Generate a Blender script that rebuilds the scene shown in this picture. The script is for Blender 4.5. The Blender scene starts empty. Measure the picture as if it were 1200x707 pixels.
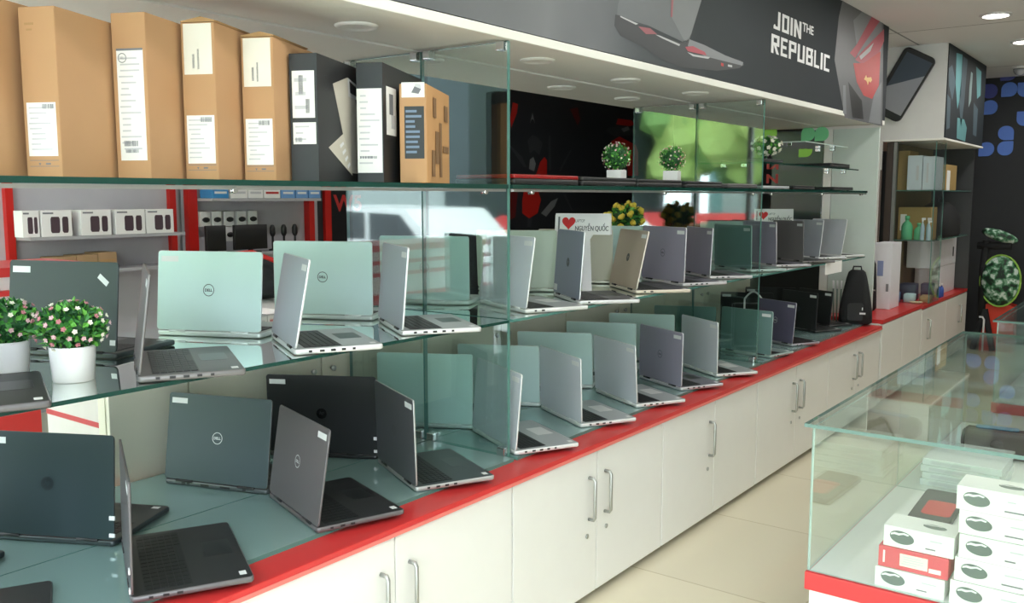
import bpy, bmesh, math, random
from mathutils import Matrix, Vector, Euler
random.seed(7)
R = math.radians
scene = bpy.context.scene
col = scene.collection

# ------------------------------------------------------------------ camera
CAM = Vector((1.87, 0.0, 1.53)); FPX = 1062.0
cam_d = bpy.data.cameras.new('camera'); cam_d.sensor_width = 36.0; cam_d.lens = FPX / 1200 * 36
cam_d.clip_start = 0.05
cam = bpy.data.objects.new('camera', cam_d); col.objects.link(cam)
cam.location = CAM; cam.rotation_euler = (R(90 - 6.6), 0, R(36.8))
scene.camera = cam
_M = cam.rotation_euler.to_matrix()
def on(ax, u, v, val):                       # a photograph pixel carried onto a plane of the room
    d = _M @ Vector((u - 600, -(v - 353.5), -FPX)); t = (val - CAM[ax]) / d[ax]
    return CAM + d * t

# ------------------------------------------------------------------ materials
def lin(c):
    def f(x):
        x /= 255.0
        return x / 12.92 if x <= 0.04045 else ((x + 0.055) / 1.055) ** 2.4
    return (f(c[0]), f(c[1]), f(c[2]), 1.0)
_mats = {}
def mat(name, rgb, rough=0.5, metal=0.0, var=0.04, scale=12.0, emit=0.0, bump=0.0, spec=0.5, coat=0.0):
    if name in _mats: return _mats[name]
    m = bpy.data.materials.new(name); m.use_nodes = True; nt = m.node_tree; N = nt.nodes; L = nt.links
    b = N['Principled BSDF']
    tc = N.new('ShaderNodeTexCoord'); nz = N.new('ShaderNodeTexNoise')
    nz.inputs['Scale'].default_value = scale; nz.inputs['Detail'].default_value = 3
    L.new(tc.outputs['Object'], nz.inputs['Vector'])
    mx = N.new('ShaderNodeMix'); mx.data_type = 'RGBA'
    c = lin(rgb)
    mx.inputs['A'].default_value = tuple(min(1, x * (1 - var)) for x in c[:3]) + (1,)
    mx.inputs['B'].default_value = tuple(min(1, x * (1 + var)) for x in c[:3]) + (1,)
    L.new(nz.outputs['Fac'], mx.inputs['Factor']); L.new(mx.outputs['Result'], b.inputs['Base Color'])
    b.inputs['Roughness'].default_value = rough; b.inputs['Metallic'].default_value = metal
    b.inputs['Specular IOR Level'].default_value = spec
    if coat: b.inputs['Coat Weight'].default_value = coat; b.inputs['Coat Roughness'].default_value = .05
    if emit:
        b.inputs['Emission Color'].default_value = c; b.inputs['Emission Strength'].default_value = emit
    if bump:
        bp = N.new('ShaderNodeBump'); bp.inputs['Strength'].default_value = bump; bp.inputs['Distance'].default_value = .01
        L.new(nz.outputs['Fac'], bp.inputs['Height']); L.new(bp.outputs['Normal'], b.inputs['Normal'])
    _mats[name] = m
    return m
def glass(name, tint, refl=1.5, rgh=0.0):
    if name in _mats: return _mats[name]
    m = bpy.data.materials.new(name); m.use_nodes = True; nt = m.node_tree; N = nt.nodes; L = nt.links
    for n in list(N): N.remove(n)
    out = N.new('ShaderNodeOutputMaterial'); mix = N.new('ShaderNodeMixShader')
    tr = N.new('ShaderNodeBsdfTransparent'); gl = N.new('ShaderNodeBsdfGlossy')
    tr.inputs['Color'].default_value = tuple(tint) + (1,); gl.inputs['Roughness'].default_value = rgh
    gl.inputs['Color'].default_value = (.95, 1, .98, 1)
    fr = N.new('ShaderNodeFresnel'); fr.inputs['IOR'].default_value = 1.5
    geo = N.new('ShaderNodeNewGeometry')
    # same reflectance from the inside face as from the outside one
    inv = N.new('ShaderNodeMath'); inv.operation = 'MULTIPLY_ADD'
    inv.inputs[1].default_value = (1 / 1.5) - 1.5; inv.inputs[2].default_value = 1.5
    L.new(geo.outputs['Backfacing'], inv.inputs[0])
    fr2 = N.new('ShaderNodeFresnel'); fr2.inputs['IOR'].default_value = 1.5
    mu = N.new('ShaderNodeMath'); mu.operation = 'MULTIPLY'; mu.use_clamp = True; mu.inputs[1].default_value = refl
    lw = N.new('ShaderNodeLayerWeight'); lw.inputs['Blend'].default_value = 0.5
    # schlick on |cos| keeps both faces alike
    po = N.new('ShaderNodeMath'); po.operation = 'POWER'; po.inputs[1].default_value = 5.0
    L.new(lw.outputs['Facing'], po.inputs[0])
    ma = N.new('ShaderNodeMath'); ma.operation = 'MULTIPLY_ADD'; ma.inputs[1].default_value = 0.9; ma.inputs[2].default_value = 0.043
    L.new(po.outputs[0], ma.inputs[0]); L.new(ma.outputs[0], mu.inputs[0])
    for n in (fr, fr2, inv, geo): N.remove(n)
    L.new(mu.outputs[0], mix.inputs['Fac']); L.new(tr.outputs[0], mix.inputs[1]); L.new(gl.outputs[0], mix.inputs[2])
    L.new(mix.outputs[0], out.inputs['Surface'])
    _mats[name] = m
    return m
def tiles(name, rgb, mortar, w, h, ms, rough, offset=0.0, rot=0.0, spec=0.5):
    m = mat(name, rgb, rough, spec=spec); nt = m.node_tree; N = nt.nodes; L = nt.links
    b = N['Principled BSDF']; mxn = [n for n in N if n.type == 'MIX'][0]
    tc = [n for n in N if n.type == 'TEX_COORD'][0]
    br = N.new('ShaderNodeTexBrick'); br.offset = offset
    br.inputs['Scale'].default_value = 1.0; br.inputs['Mortar Size'].default_value = ms
    br.inputs['Mortar Smooth'].default_value = 0.1
    br.inputs['Brick Width'].default_value = w; br.inputs['Row Height'].default_value = h
    c = lin(rgb); br.inputs['Color1'].default_value = c
    br.inputs['Color2'].default_value = tuple(x * .96 for x in c[:3]) + (1,)
    br.inputs['Mortar'].default_value = lin(mortar)
    L.new(tc.outputs['Object'], br.inputs['Vector'])
    mu = N.new('ShaderNodeMix'); mu.data_type = 'RGBA'; mu.blend_type = 'MULTIPLY'; mu.inputs['Factor'].default_value = 0.0
    L.new(br.outputs['Color'], mu.inputs['A']); L.new(mxn.outputs['Result'], mu.inputs['B'])
    L.new(mu.outputs['Result'], b.inputs['Base Color'])
    return m

WHITE = mat('white_laminate', (233, 233, 229), .35, var=.02)
RED = mat('red_laminate', (206, 54, 54), .3, var=.04)
REDM = mat('red_painted_metal', (200, 34, 28), .4)
GLASS = glass('teal_float_glass', (.895, .958, .942), 2.6, .03)
CLEAR = glass('clear_case_glass', (.96, .982, .974), .85)
GEDGE = mat('glass_edge_green', (84, 130, 122), .15, var=.12, scale=3)
GEDGED = mat('glass_edge_dark_green', (16, 62, 54), .15, var=.15, scale=4)
CEDGE = mat('case_edge_green', (112, 142, 136), .2, var=.08, scale=3); GEDGEL = mat('glass_edge_pale', (188, 206, 201), .15, var=.08, scale=3)
PLATE = mat('smoked_glass_plate', (150, 180, 178), .04, .35, var=.03, scale=2)
CHROME = mat('chrome', (205, 208, 208), .18, 1.0)
STEEL = mat('brushed_steel', (180, 182, 180), .35, .9)
SOFFIT = mat('soffit_white', (240, 240, 233), .6, var=.02)
BLACK = mat('black_plastic', (22, 23, 25), .45)
KEYS = mat('key_black', (26, 27, 29), .5)
SCREEN = mat('dark_screen', (12, 13, 16), .08, spec=.6)
PAPER = mat('white_paper', (242, 242, 240), .6, var=.02)
INK = mat('grey_print', (204, 205, 209), .7)
INKD = mat('dark_print', (122, 124, 130), .7)
CARD = mat('cardboard', (192, 150, 109), .8, var=.05, scale=6)
CARDD = mat('cardboard_dull', (176, 140, 96), .8, var=.05, scale=6)
BLKBOX = mat('black_carton', (52, 56, 60), .55)
BLKBOX2 = mat('black_carton_side', (32, 33, 36), .5)
TAG = mat('price_tag_paper', (225, 228, 228), .6)
WHITEPL = mat('white_plastic', (236, 236, 238), .3)

# ------------------------------------------------------------------ mesh builder
class MB:
    def __init__(s): s.bm = bmesh.new(); s.mats = []; s.M = Matrix.Identity(4)
    def mi(s, m):
        if m not in s.mats: s.mats.append(m)
        return s.mats.index(m)
    def v(s, p): return s.bm.verts.new(s.M @ Vector(p))
    def f(s, vs, k, smooth=False):
        try: fa = s.bm.faces.new(vs)
        except ValueError: return None
        fa.material_index = k; fa.smooth = smooth
        return fa
    def box(s, x0, x1, y0, y1, z0, z1, m, bev=0.0, edge=None, edge_axes=None):
        k = s.mi(m)
        vs = [s.v((x, y, z)) for z in (z0, z1) for y in (y0, y1) for x in (x0, x1)]
        idx = {'-z': (0, 2, 3, 1), '+z': (4, 5, 7, 6), '-y': (0, 1, 5, 4), '+y': (2, 6, 7, 3), '-x': (0, 4, 6, 2), '+x': (1, 3, 7, 5)}
        fs = []
        for key, q in idx.items():
            kk = s.mi(edge) if (edge is not None and key[1] in edge_axes) else k
            fs.append(s.f([vs[i] for i in q], kk))
        if bev:
            es = list({e for f in fs for e in f.edges})
            r = bmesh.ops.bevel(s.bm, geom=es, offset=bev, segments=2, affect='EDGES', profile=.6, clamp_overlap=True)
        return s
    def rprism(s, w, d, z0, z1, m, r=.01, e=.0015, cx=0, cy=0, seg=5, side=None):
        """rounded rectangle prism, axis Z"""
        k = s.mi(m); ks = s.mi(side) if side else k
        def ring(ins, z):
            rr = max(r - ins, .0004); hw, hd = w / 2 - ins, d / 2 - ins; out = []
            for (sx, sy, a0) in ((1, 1, 0), (-1, 1, 90), (-1, -1, 180), (1, -1, 270)):
                for i in range(seg + 1):
                    a = R(a0 + 90 * i / seg)
                    out.append(s.v((cx + sx * (hw - rr) + rr * math.cos(a), cy + sy * (hd - rr) + rr * math.sin(a), z)))
            return out
        rings = [ring(e, z0), ring(0, z0 + e), ring(0, z1 - e), ring(e, z1)]
        n = len(rings[0])
        for a, b in zip(rings, rings[1:]):
            for i in range(n): s.f([a[i], a[(i + 1) % n], b[(i + 1) % n], b[i]], ks, True)
        s.f(list(reversed(rings[0])), k); s.f(rings[-1], k)
        return s
    def tube(s, pts, r, m, seg=8, smooth=True):
        k = s.mi(m); pts = [Vector(p) for p in pts]; rings = []
        rad = r if isinstance(r, (list, tuple)) else [r] * len(pts)
        for i, p in enumerate(pts):
            t = (pts[min(i + 1, len(pts) - 1)] - pts[max(i - 1, 0)]).normalized()
            a = t.orthogonal().normalized() if i == 0 else (pa - t * pa.dot(t)).normalized()
            pa = a; b = t.cross(a)
            rings.append([s.v(p + (a * math.cos(2 * math.pi * j / seg) + b * math.sin(2 * math.pi * j / seg)) * rad[i]) for j in range(seg)])
        for a, b in zip(rings, rings[1:]):
            for j in range(seg): s.f([a[j], a[(j + 1) % seg], b[(j + 1) % seg], b[j]], k, smooth)
        s.f(list(reversed(rings[0])), k); s.f(rings[-1], k)
        return s
    def lathe(s, prof, m, seg=24, c=(0, 0, 0), cap=True):
        k = s.mi(m); rings = []
        for (r, z) in prof:
            rings.append([s.v((c[0] + r * math.cos(2 * math.pi * j / seg), c[1] + r * math.sin(2 * math.pi * j / seg), c[2] + z)) for j in range(seg)])
        for a, b in zip(rings, rings[1:]):
            for j in range(seg): s.f([a[j], a[(j + 1) % seg], b[(j + 1) % seg], b[j]], k, True)
        if cap: s.f(list(reversed(rings[0])), k); s.f(rings[-1], k)
        return s
    def ico(s, c, r, m, sub=1, jit=0.0, smooth=True):
        k = s.mi(m); rr = r if isinstance(r, (tuple, list)) else (r, r, r)
        g = bmesh.ops.create_icosphere(s.bm, subdivisions=sub, radius=1.0)
        for v in g['verts']:
            q = 1 + random.uniform(-jit, jit)
            v.co = s.M @ Vector((c[0] + v.co.x * rr[0] * q, c[1] + v.co.y * rr[1] * q, c[2] + v.co.z * rr[2] * q))
        for f in {f for v in g['verts'] for f in v.link_faces}: f.material_index = k; f.smooth = smooth
        return s
    def prism(s, poly, t0, t1, m, ax='x'):
        """a polygon extruded along an axis; ax 'x': poly in (y,z); 'y': (x,z); 'z': (x,y)"""
        k = s.mi(m)
        def P(a, b, t): return {'x': (t, a, b), 'y': (a, t, b), 'z': (a, b, t)}[ax]
        lo = [s.v(P(a, b, t0)) for a, b in poly]; hi = [s.v(P(a, b, t1)) for a, b in poly]; n = len(poly)
        s.f(list(reversed(lo)), k); s.f(hi, k)
        for i in range(n): s.f([lo[i], lo[(i + 1) % n], hi[(i + 1) % n], hi[i]], k)
        return s
    def leaf(s, p, d, n, L, W, m):
        k = s.mi(m); d = Vector(d).normalized(); n = Vector(n); w = d.cross(n)
        if w.length < 1e-4: w = d.orthogonal()
        w.normalize(); p = Vector(p); up = w.cross(d)
        a = s.v(p); b = s.v(p + d * L * .5 + w * W * .5 + up * W * .12); c = s.v(p + d * L); e = s.v(p + d * L * .5 - w * W * .5 + up * W * .12)
        mid = s.v(p + d * L * .5 - up * W * .1)
        s.f([a, b, mid], k); s.f([b, c, mid], k); s.f([c, e, mid], k); s.f([e, a, mid], k)
    def mesh(s, name):
        bmesh.ops.recalc_face_normals(s.bm, faces=s.bm.faces)
        me = bpy.data.meshes.new(name); s.bm.to_mesh(me); s.bm.free()
        for m in s.mats: me.materials.append(m)
        return me
    def build(s, name, parent=None, loc=None, rot=None):
        o = bpy.data.objects.new(name, s.mesh(name)); col.objects.link(o)
        if parent: o.parent = parent
        if loc: o.location = loc
        if rot: o.rotation_euler = rot
        return o

def tag(o, label=None, cat=None, group=None, kind=None):
    if label: o['label'] = label
    if cat: o['category'] = cat
    if group: o['group'] = group
    if kind: o['kind'] = kind
    return o
def thing(name, label, cat, loc=(0, 0, 0), rz=0.0, group=None):
    o = bpy.data.objects.new(name, None); o.empty_display_size = .05; col.objects.link(o)
    o.location = loc; o.rotation_euler = (0, 0, rz)
    return tag(o, label, cat, group)
def copy_tree(o, parent=None):
    c = o.copy(); col.objects.link(c)
    if parent: c.parent = parent
    for ch in o.children: copy_tree(ch, c)
    return c
_fc = {}
def text_mesh(txt, bold=0.0):
    """flat lettering mesh data, its box normalised to 1 x 1"""
    key = (txt, bold)
    if key in _fc: return _fc[key]
    cu = bpy.data.curves.new('lettering', 'FONT'); cu.body = txt; cu.size = 1; cu.offset = bold; cu.fill_mode = 'FRONT'
    ob = bpy.data.objects.new('lettering', cu); col.objects.link(ob)
    dg = bpy.context.evaluated_depsgraph_get(); dg.update()
    me = bpy.data.meshes.new_from_object(ob.evaluated_get(dg))
    bpy.data.objects.remove(ob); bpy.data.curves.remove(cu)
    xs = [v.co.x for v in me.vertices]; ys = [v.co.y for v in me.vertices]
    x0, x1, y0, y1 = min(xs), max(xs), min(ys), max(ys)
    vs = [((v.co.x - x0) / (x1 - x0), (v.co.y - y0) / (y1 - y0)) for v in me.vertices]
    fs = [list(p.vertices) for p in me.polygons]
    bpy.data.meshes.remove(me)
    _fc[key] = (vs, fs)
    return _fc[key]
def add_text(mb, txt, o, ex, ey, w, h, m, bold=0.0, heavy=0.0):
    """lettering into a builder: corner o, width w along ex, height h along ey"""
    vs, fs = text_mesh(txt, bold); o = Vector(o); ex = Vector(ex); ey = Vector(ey); k = mb.mi(m)
    sh = [(0, 0)] if heavy == 0 else [(-heavy, 0), (heavy, 0), (0, heavy * .5), (0, -heavy * .5), (-heavy * .5, 0), (heavy * .5, 0)]
    nn = ex.cross(ey) * .00004
    for q, (dx, dz) in enumerate(sh):
        V = [mb.v(o + ex * (a * w + dx) + ey * (b * h + dz) + nn * q) for a, b in vs]
        for f in fs: mb.f([V[i] for i in f], k)
    return mb
def ring_flat(mb, c, ex, ey, r0, r1, m, seg=28):
    k = mb.mi(m); c = Vector(c); ex = Vector(ex); ey = Vector(ey)
    A = [mb.v(c + (ex * math.cos(2 * math.pi * i / seg) + ey * math.sin(2 * math.pi * i / seg)) * r0) for i in range(seg)] if r0 else None
    B = [mb.v(c + (ex * math.cos(2 * math.pi * i / seg) + ey * math.sin(2 * math.pi * i / seg)) * r1) for i in range(seg)]
    if A:
        for i in range(seg): mb.f([A[i], A[(i + 1) % seg], B[(i + 1) % seg], B[i]], k)
    else: mb.f(B, k)
    return mb
def struct(mb, name): return tag(mb.build(name), kind='structure')

# ------------------------------------------------------------------ room shell
XL, XR, YN, YF, ZC = -4.6, 4.2, -0.85, 10.65, 2.75
FLOOR = tiles('cream_floor_tile', (222, 214, 190), (196, 186, 160), .8, .8, .004, .12)
CEIL = tiles('white_ceiling_board', (240, 240, 239), (150, 152, 152), 1.22, 2.44, .008, .8, 0.0)
struct(MB().box(XL - .1, XR + .1, YN - .1, YF + .1, -.1, 0, FLOOR), 'floor')
struct(MB().box(XL - .1, XR + .1, YN - .1, YF + .1, ZC, ZC + .1, CEIL), 'ceiling')
WALLG = mat('grey_wall_paint', (176, 176, 180), .8)
WALLW = mat('white_wall_paint', (222, 222, 220), .8)
WALLD = mat('charcoal_wall_paint', (40, 42, 46), .7)
struct(MB().box(XL - .1, XL, YN, YF, 0, ZC, WALLG), 'wall_left')
struct(MB().box(XR, XR + .1, YN, YF, 0, ZC, WALLW), 'wall_right')
struct(MB().box(XL, XR, YF, YF + .1, 0, ZC, WALLD), 'wall_far')
FRAME = mat('shopfront_frame', (150, 152, 154), .4, .5)
fr = MB().box(XL, XR, YN - .06, YN, 2.6, ZC, FRAME).box(XL, XR, YN - .06, YN, 0, .05, FRAME)
for x in (XL, -2.4, -.2, 2.0, XR - .06): fr.box(x, x + .06, YN - .06, YN, .05, 2.6, FRAME)
struct(fr, 'window_1')

# petals on the far wall (printed wall stickers)
PET = mat('blue_petal_print', (92, 130, 216), .6)
PETV = mat('violet_petal_print', (78, 84, 160), .6)
def petal(name, cx, cz, s, corner, m, label):
    pts = []
    q = s / 2; r = s * .46
    for i, (sx, sz, a0) in enumerate(((1, 1, 0), (-1, 1, 90), (-1, -1, 180), (1, -1, 270))):
        rr = .008 if i == corner else r
        for j in range(7):
            a = R(a0 + 90 * j / 6)
            pts.append((cx + sx * (q - rr) + rr * math.cos(a), cz + sz * (q - rr) + rr * math.sin(a)))
    return tag(MB().prism(pts, YF - .012, YF, m, 'y').build(name), label, 'wall decal', 'petal decals on the charcoal wall')
for u, v, k, m, lb in [(1183, 105, 2, PET, 'large blue petal decal beside the ceiling dome camera'),
                       (1160, 107, 1, PETV, 'violet blue petal decal at the top of a pair by the teal poster'),
                       (1160, 126, 2, PET, 'blue petal decal under the violet one by the teal poster'),
                       (1179, 156, 3, PET, 'blue petal decal, upper of the low pair on the charcoal wall'),
                       (1178, 174, 0, PET, 'blue petal decal, lower of the low pair on the charcoal wall'),
                       (1156, 175, 2, PET, 'blue petal decal beside the lower end of the teal poster'),
                       (1201, 139, 1, PET, 'blue petal decal alone halfway up the charcoal wall'),
                       (1202, 105, 1, PET, 'blue petal decal level with the large one, further along the wall'),
                       (1182, 86, 2, PETV, 'dim violet petal decal just under the ceiling')]:
    p = on(1, u, v, YF)
    petal('wall_decal', p.x, p.z, .145, k, m, lb)
# dome camera on the ceiling
dp = on(2, 1196, 78, ZC)
t = thing('dome_camera', 'white round dome camera under the ceiling by the charcoal wall', 'security camera', (dp.x, min(dp.y, 10.4), ZC))
MB().lathe([(.07, -.02), (.075, -.01), (.075, 0)], WHITEPL, 24).build('base', t)
MB().lathe([(.012, -.085), (.04, -.072), (.058, -.045), (.06, -.02)], mat('dome_grey', (150, 152, 156), .15), 24).build('dome_lens', t)

# ceiling downlights
LAMP = mat('lamp_diffuser', (255, 252, 244), .5, emit=9.0)
def downlight(x, y, label, power=26):
    t = thing('ceiling_downlight', label, 'ceiling light', (x, y, ZC), 0, 'round ceiling downlights')
    MB().lathe([(.085, -.012), (.1, -.008), (.1, 0)], WHITEPL, 28).build('trim_ring', t)
    o = MB().lathe([(.075, -.014), (.08, -.0125)], LAMP, 28).build('diffuser', t)
    ld = bpy.data.lights.new('downlight_lamp', 'AREA'); ld.shape = 'DISK'; ld.size = .16; ld.energy = power
    ld.color = (1, .97, .92)
    lo = bpy.data.objects.new('downlight_lamp', ld); col.objects.link(lo); lo.parent = t; lo.location = (0, 0, -.03)
LAMPW = 6  # unseen lamps in these rows are added for soft ambient fill
for i, y in enumerate((1.75, 3.06, 4.37, 5.68, 6.987, 8.29, 9.5)):
    downlight(.714, y, ['', '', '', '', 'lit round downlight, nearer of the two seen in the white ceiling', 'lit round downlight, second in the ceiling toward the charcoal wall', ''][i] or 'unseen round downlight added above the aisle for soft fill', LAMPW if y < 5 else 8)
for y in (.4, 1.75, 3.06, 4.37, 5.68, 6.987, 8.29): downlight(2.6, y, 'unseen round downlight added above the showcases for soft fill', LAMPW)
for y in (1.2, 3.0, 4.8, 6.6): downlight(-2.3, y, 'unseen round downlight added behind the display for soft fill', LAMPW)

# ------------------------------------------------------------------ base cabinets along the aisle
CY0, CY1 = .25, 6.74
bounds = [(.25, 1.22), (1.22, 2.33), (2.33, 3.40), (3.40, 4.45), (4.45, 5.60), (5.60, 6.74)]
TOE = mat('dark_toe_kick', (96, 94, 88), .6)
clab = ['white two-door base cabinet under the large dark laptops at the near counter end', 'white base cabinet under the dark silver-edged laptop by the first glass partition',
        'white two-door cabinet with paired bar handles under the first silver laptops', 'white two-door base cabinet just before the second glass partition',
        'white two-door base cabinet just past the second glass partition', 'white two-door base cabinet under the black laptops at the far counter end']
for (a, b), lb in zip(bounds, clab):
    t = thing('base_cabinet', lb, 'cabinet', (0, a, 0), 0, 'white base cabinets under the laptop counter')
    w = b - a
    MB().box(-.8, .108, .003, w - .003, .05, .583, WHITE).build('carcass', t)
    MB().box(-.75, .085, .003, w - .003, 0, .05, TOE).build('plinth', t)
    for s in (0, 1):
        y0 = .004 + s * (w / 2 - .002); y1 = y0 + w / 2 - .007
        d = MB().box(.109, .13, y0, y1, .03, .576, WHITE, .002).build('door', t)
        if a == 3.40 and s == 1: continue
        hy = (y1 - .055) if s == 0 else (y0 + .055)
        MB().tube([(.13, hy, .325), (.152, hy, .325), (.158, hy, .335), (.158, hy, .475), (.152, hy, .485), (.13, hy, .485)], .0065, STEEL, 8).build('handle', d)
        h = MB(); h.M = Matrix.Translation((.13, hy + (.012 if s else -.012), .262)) @ Matrix.Rotation(R(90), 4, 'Y')
        h.lathe([(.009, 0), (.009, .004), (.007, .005)], STEEL, 14).build('lock', d)
ct = thing('countertop', 'long red laminate countertop under the laptops', 'countertop', (0, CY0, .583))
MB().box(-.8, .142, 0, CY1 - CY0, 0, .027, RED, .003).build('red_slab', ct)
MB().box(.1421, .1455, 0, CY1 - CY0, .001, .012, mat('red_edge_band', (226, 120, 112), .4)).build('edge_band', ct)

# glass plates on the counter
bays = [(.27, 2.47), (2.49, 4.74), (4.76, 6.70)]
bn = ['nearest bay', 'middle bay', 'far bay']
pl = ['below the dark laptops before the first partition', 'between the first and second glass partitions', 'below the black laptops past the second partition']
for i, (a, b) in enumerate(bays):
    for x0, x1, s in ((-.79, -.372, 'back'), (-.368, .03, 'front')):
        t = MB().box(x0, x1, a, b, .610, .622, PLATE, edge=GEDGE, edge_axes='xy').build('counter_glass_plate')
        tag(t, f'{s} smoked glass plate {pl[i]}', 'glass plate', 'smoked glass plates on the counter')

# glass partitions with clamps
FAS0, FAS1, ZF = .22, 7.02, 2.05
def clamp(parent, y, x, z, dz):
    m = MB()
    m.box(x - .016, x + .016, y - .018, y + .018, z - (.03 if dz < 0 else 0), z + (.03 if dz > 0 else 0), CHROME, .003)
    m.build('clamp', parent)
plab = [('first partition', 2.48), ('second partition', 4.75)]
for nm, y in plab:
    for x0, x1, s in ((-.79, -.392, 'rear'), (-.386, .0, 'front')):
        if nm == 'far end' and s == 'rear': continue
        lb = {'near end': 'glass partition pane at the near end of the display, ' + s + ' one',
              'first partition': s + ' pane of the tall teal glass partition beside the small cardboard box',
              'second partition': s + ' pane of the tall teal glass partition by the white flowers',
              'far end': s + ' pane of the pale glass end panel by the black backpack'}[nm]
        t = thing('glass_partition', lb, 'glass panel', (0, y, .622), 0, 'upright glass partition panes')
        MB().box(x0, x1, -.008, .008, 0, ZF - .622 - .003, GLASS, edge=GEDGE, edge_axes='xz').build('pane', t)
        for x in ((x0 + .03, x1 - .025)):
            clamp(t, 0, x, 0, 1); clamp(t, 0, x, ZF - .622 - .003, -1)

# shelves
def shelf(name, a, b, z0, z1, x0, x1, label, edge, group, rail=False, over=0):
    t = thing(name, label, 'glass shelf', (0, a, z0), 0, group)
    MB().box(x0, x1, 0, b - a, 0, z1 - z0, GLASS, edge=edge, edge_axes='xy').build('pane', t)
    if rail:
        MB().box(x1 - .016, x1 - .004, .01, b - a - .01, -.010, -.001, STEEL).build('rail', t)
        for k in range(3):
            y = .12 + k * (b - a - .24) / 2
            MB().tube([(x1 - .02, y, -.012), (x1 + .001, y, -.012)], .007, CHROME, 10).build('clip', t)
    else:
        for y in (.015, b - a - .015):
            for x in (x0 + .15, x1 - .1):
                MB().box(x - .015, x + .015, y - .013, y + .013, -.02, -.001, CHROME, .002).build('bracket', t)
    return t
sl = ['near the potted flowers', 'between the two glass partitions', 'past the second glass partition']
for i, (a, b) in enumerate(bays):
    shelf('glass_shelf', a, b - .002, 1.098, 1.108, -.78, .012, f'middle glass shelf holding laptops {sl[i]}', GEDGED if i == 0 else GEDGE, 'middle glass shelves', False)
ul = ['upper glass shelf carrying the upright cartons', 'upper glass shelf carrying closed laptops and two flower balls', 'upper glass shelf past the second partition, with thin closed laptops']
for i, (a, b) in enumerate(bays):
    shelf('upper_glass_shelf', a, b - .002, 1.557, 1.571, -.6 if i == 0 else -.46, .010, ul[i], GEDGED, 'upper glass shelves', True)
shelf('short_glass_shelf', 4.80, 6.60, 1.712, 1.720, -.40, -.03, 'short glass shelf just above the upper shelf in the far bay', GEDGED, 'short glass shelves')
shelf('short_glass_shelf', 5.55, 6.40, 1.862, 1.868, -.40, -.05, 'topmost narrow glass shelf beside the white flowers in the far bay', GEDGEL, 'short glass shelves')

# fascia and soffit
t = bpy.data.objects.new('trim_3', None); col.objects.link(t); t.location = (0, FAS0, ZF); t['kind'] = 'structure'
MB().box(-.84, -.42, 0, FAS1 - FAS0, 0, .03, SOFFIT).build('rear_board', t)
MB().box(-.415, -.03, 0, FAS1 - FAS0, .006, .036, SOFFIT).build('front_board', t)
MB().box(-.03, .02, 0, FAS1 - FAS0, -.001, .03, SOFFIT, .003).build('lip', t)
RINGM = mat('ring_trim', (244, 244, 238), .4)
for u, v in [(418, 32), (630, 72), (733, 95), (658, 102), (735, 115), (815, 110), (500, 70)]:
    p = on(2, u, v, ZF)
    rl = {(418, 32): 'above the dark cartons', (630, 72): 'just past the first partition, in the front row', (733, 95): 'above the first flower ball, in the front row',
          (658, 102): 'above the printed panel, in the rear row', (735, 115): 'above the second flower ball, in the rear row', (815, 110): 'just before the second partition', (500, 70): 'above the small cardboard box'}[(u, v)]
    t = thing('recessed_ring_light', 'white recessed ring light in the soffit ' + rl, 'ceiling light', (p.x, p.y, ZF + (.006 if p.x > -.41 else 0)), 0, 'ring lights in the display soffit')
    MB().lathe([(.048, -.004), (.052, -.009), (.062, -.009), (.068, -.003), (.068, 0)], RINGM, 30).build('trim_ring', t)
    MB().lathe([(.001, -.002), (.048, -.003)], SOFFIT, 30, cap=False).build('lens', t)

# advertising fascia
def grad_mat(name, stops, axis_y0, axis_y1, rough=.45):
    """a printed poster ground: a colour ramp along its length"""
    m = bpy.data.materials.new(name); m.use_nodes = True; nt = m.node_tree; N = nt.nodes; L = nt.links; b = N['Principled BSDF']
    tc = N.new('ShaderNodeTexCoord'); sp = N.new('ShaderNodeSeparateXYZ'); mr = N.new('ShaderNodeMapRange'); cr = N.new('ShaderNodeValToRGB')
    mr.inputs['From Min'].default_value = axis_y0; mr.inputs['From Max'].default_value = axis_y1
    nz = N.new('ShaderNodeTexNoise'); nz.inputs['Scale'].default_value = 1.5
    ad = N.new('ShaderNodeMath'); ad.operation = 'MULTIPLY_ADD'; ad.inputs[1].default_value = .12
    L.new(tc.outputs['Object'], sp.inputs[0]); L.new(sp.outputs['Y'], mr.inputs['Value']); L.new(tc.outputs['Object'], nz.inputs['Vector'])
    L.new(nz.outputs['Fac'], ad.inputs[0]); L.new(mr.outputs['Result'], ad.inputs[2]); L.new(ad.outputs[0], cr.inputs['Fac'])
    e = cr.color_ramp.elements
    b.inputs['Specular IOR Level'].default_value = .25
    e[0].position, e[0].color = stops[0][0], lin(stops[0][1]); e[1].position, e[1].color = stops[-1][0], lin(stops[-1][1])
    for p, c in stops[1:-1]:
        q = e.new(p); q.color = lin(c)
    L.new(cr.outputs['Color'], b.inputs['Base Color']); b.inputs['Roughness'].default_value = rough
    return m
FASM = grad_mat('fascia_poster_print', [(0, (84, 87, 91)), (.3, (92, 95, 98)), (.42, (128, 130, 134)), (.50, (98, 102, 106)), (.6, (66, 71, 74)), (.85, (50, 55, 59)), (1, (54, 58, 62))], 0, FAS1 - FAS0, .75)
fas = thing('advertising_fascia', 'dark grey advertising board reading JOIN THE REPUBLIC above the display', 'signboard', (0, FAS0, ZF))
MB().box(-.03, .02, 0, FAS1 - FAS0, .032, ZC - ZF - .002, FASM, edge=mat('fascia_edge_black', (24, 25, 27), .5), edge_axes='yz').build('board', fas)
XP = .0206
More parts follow.
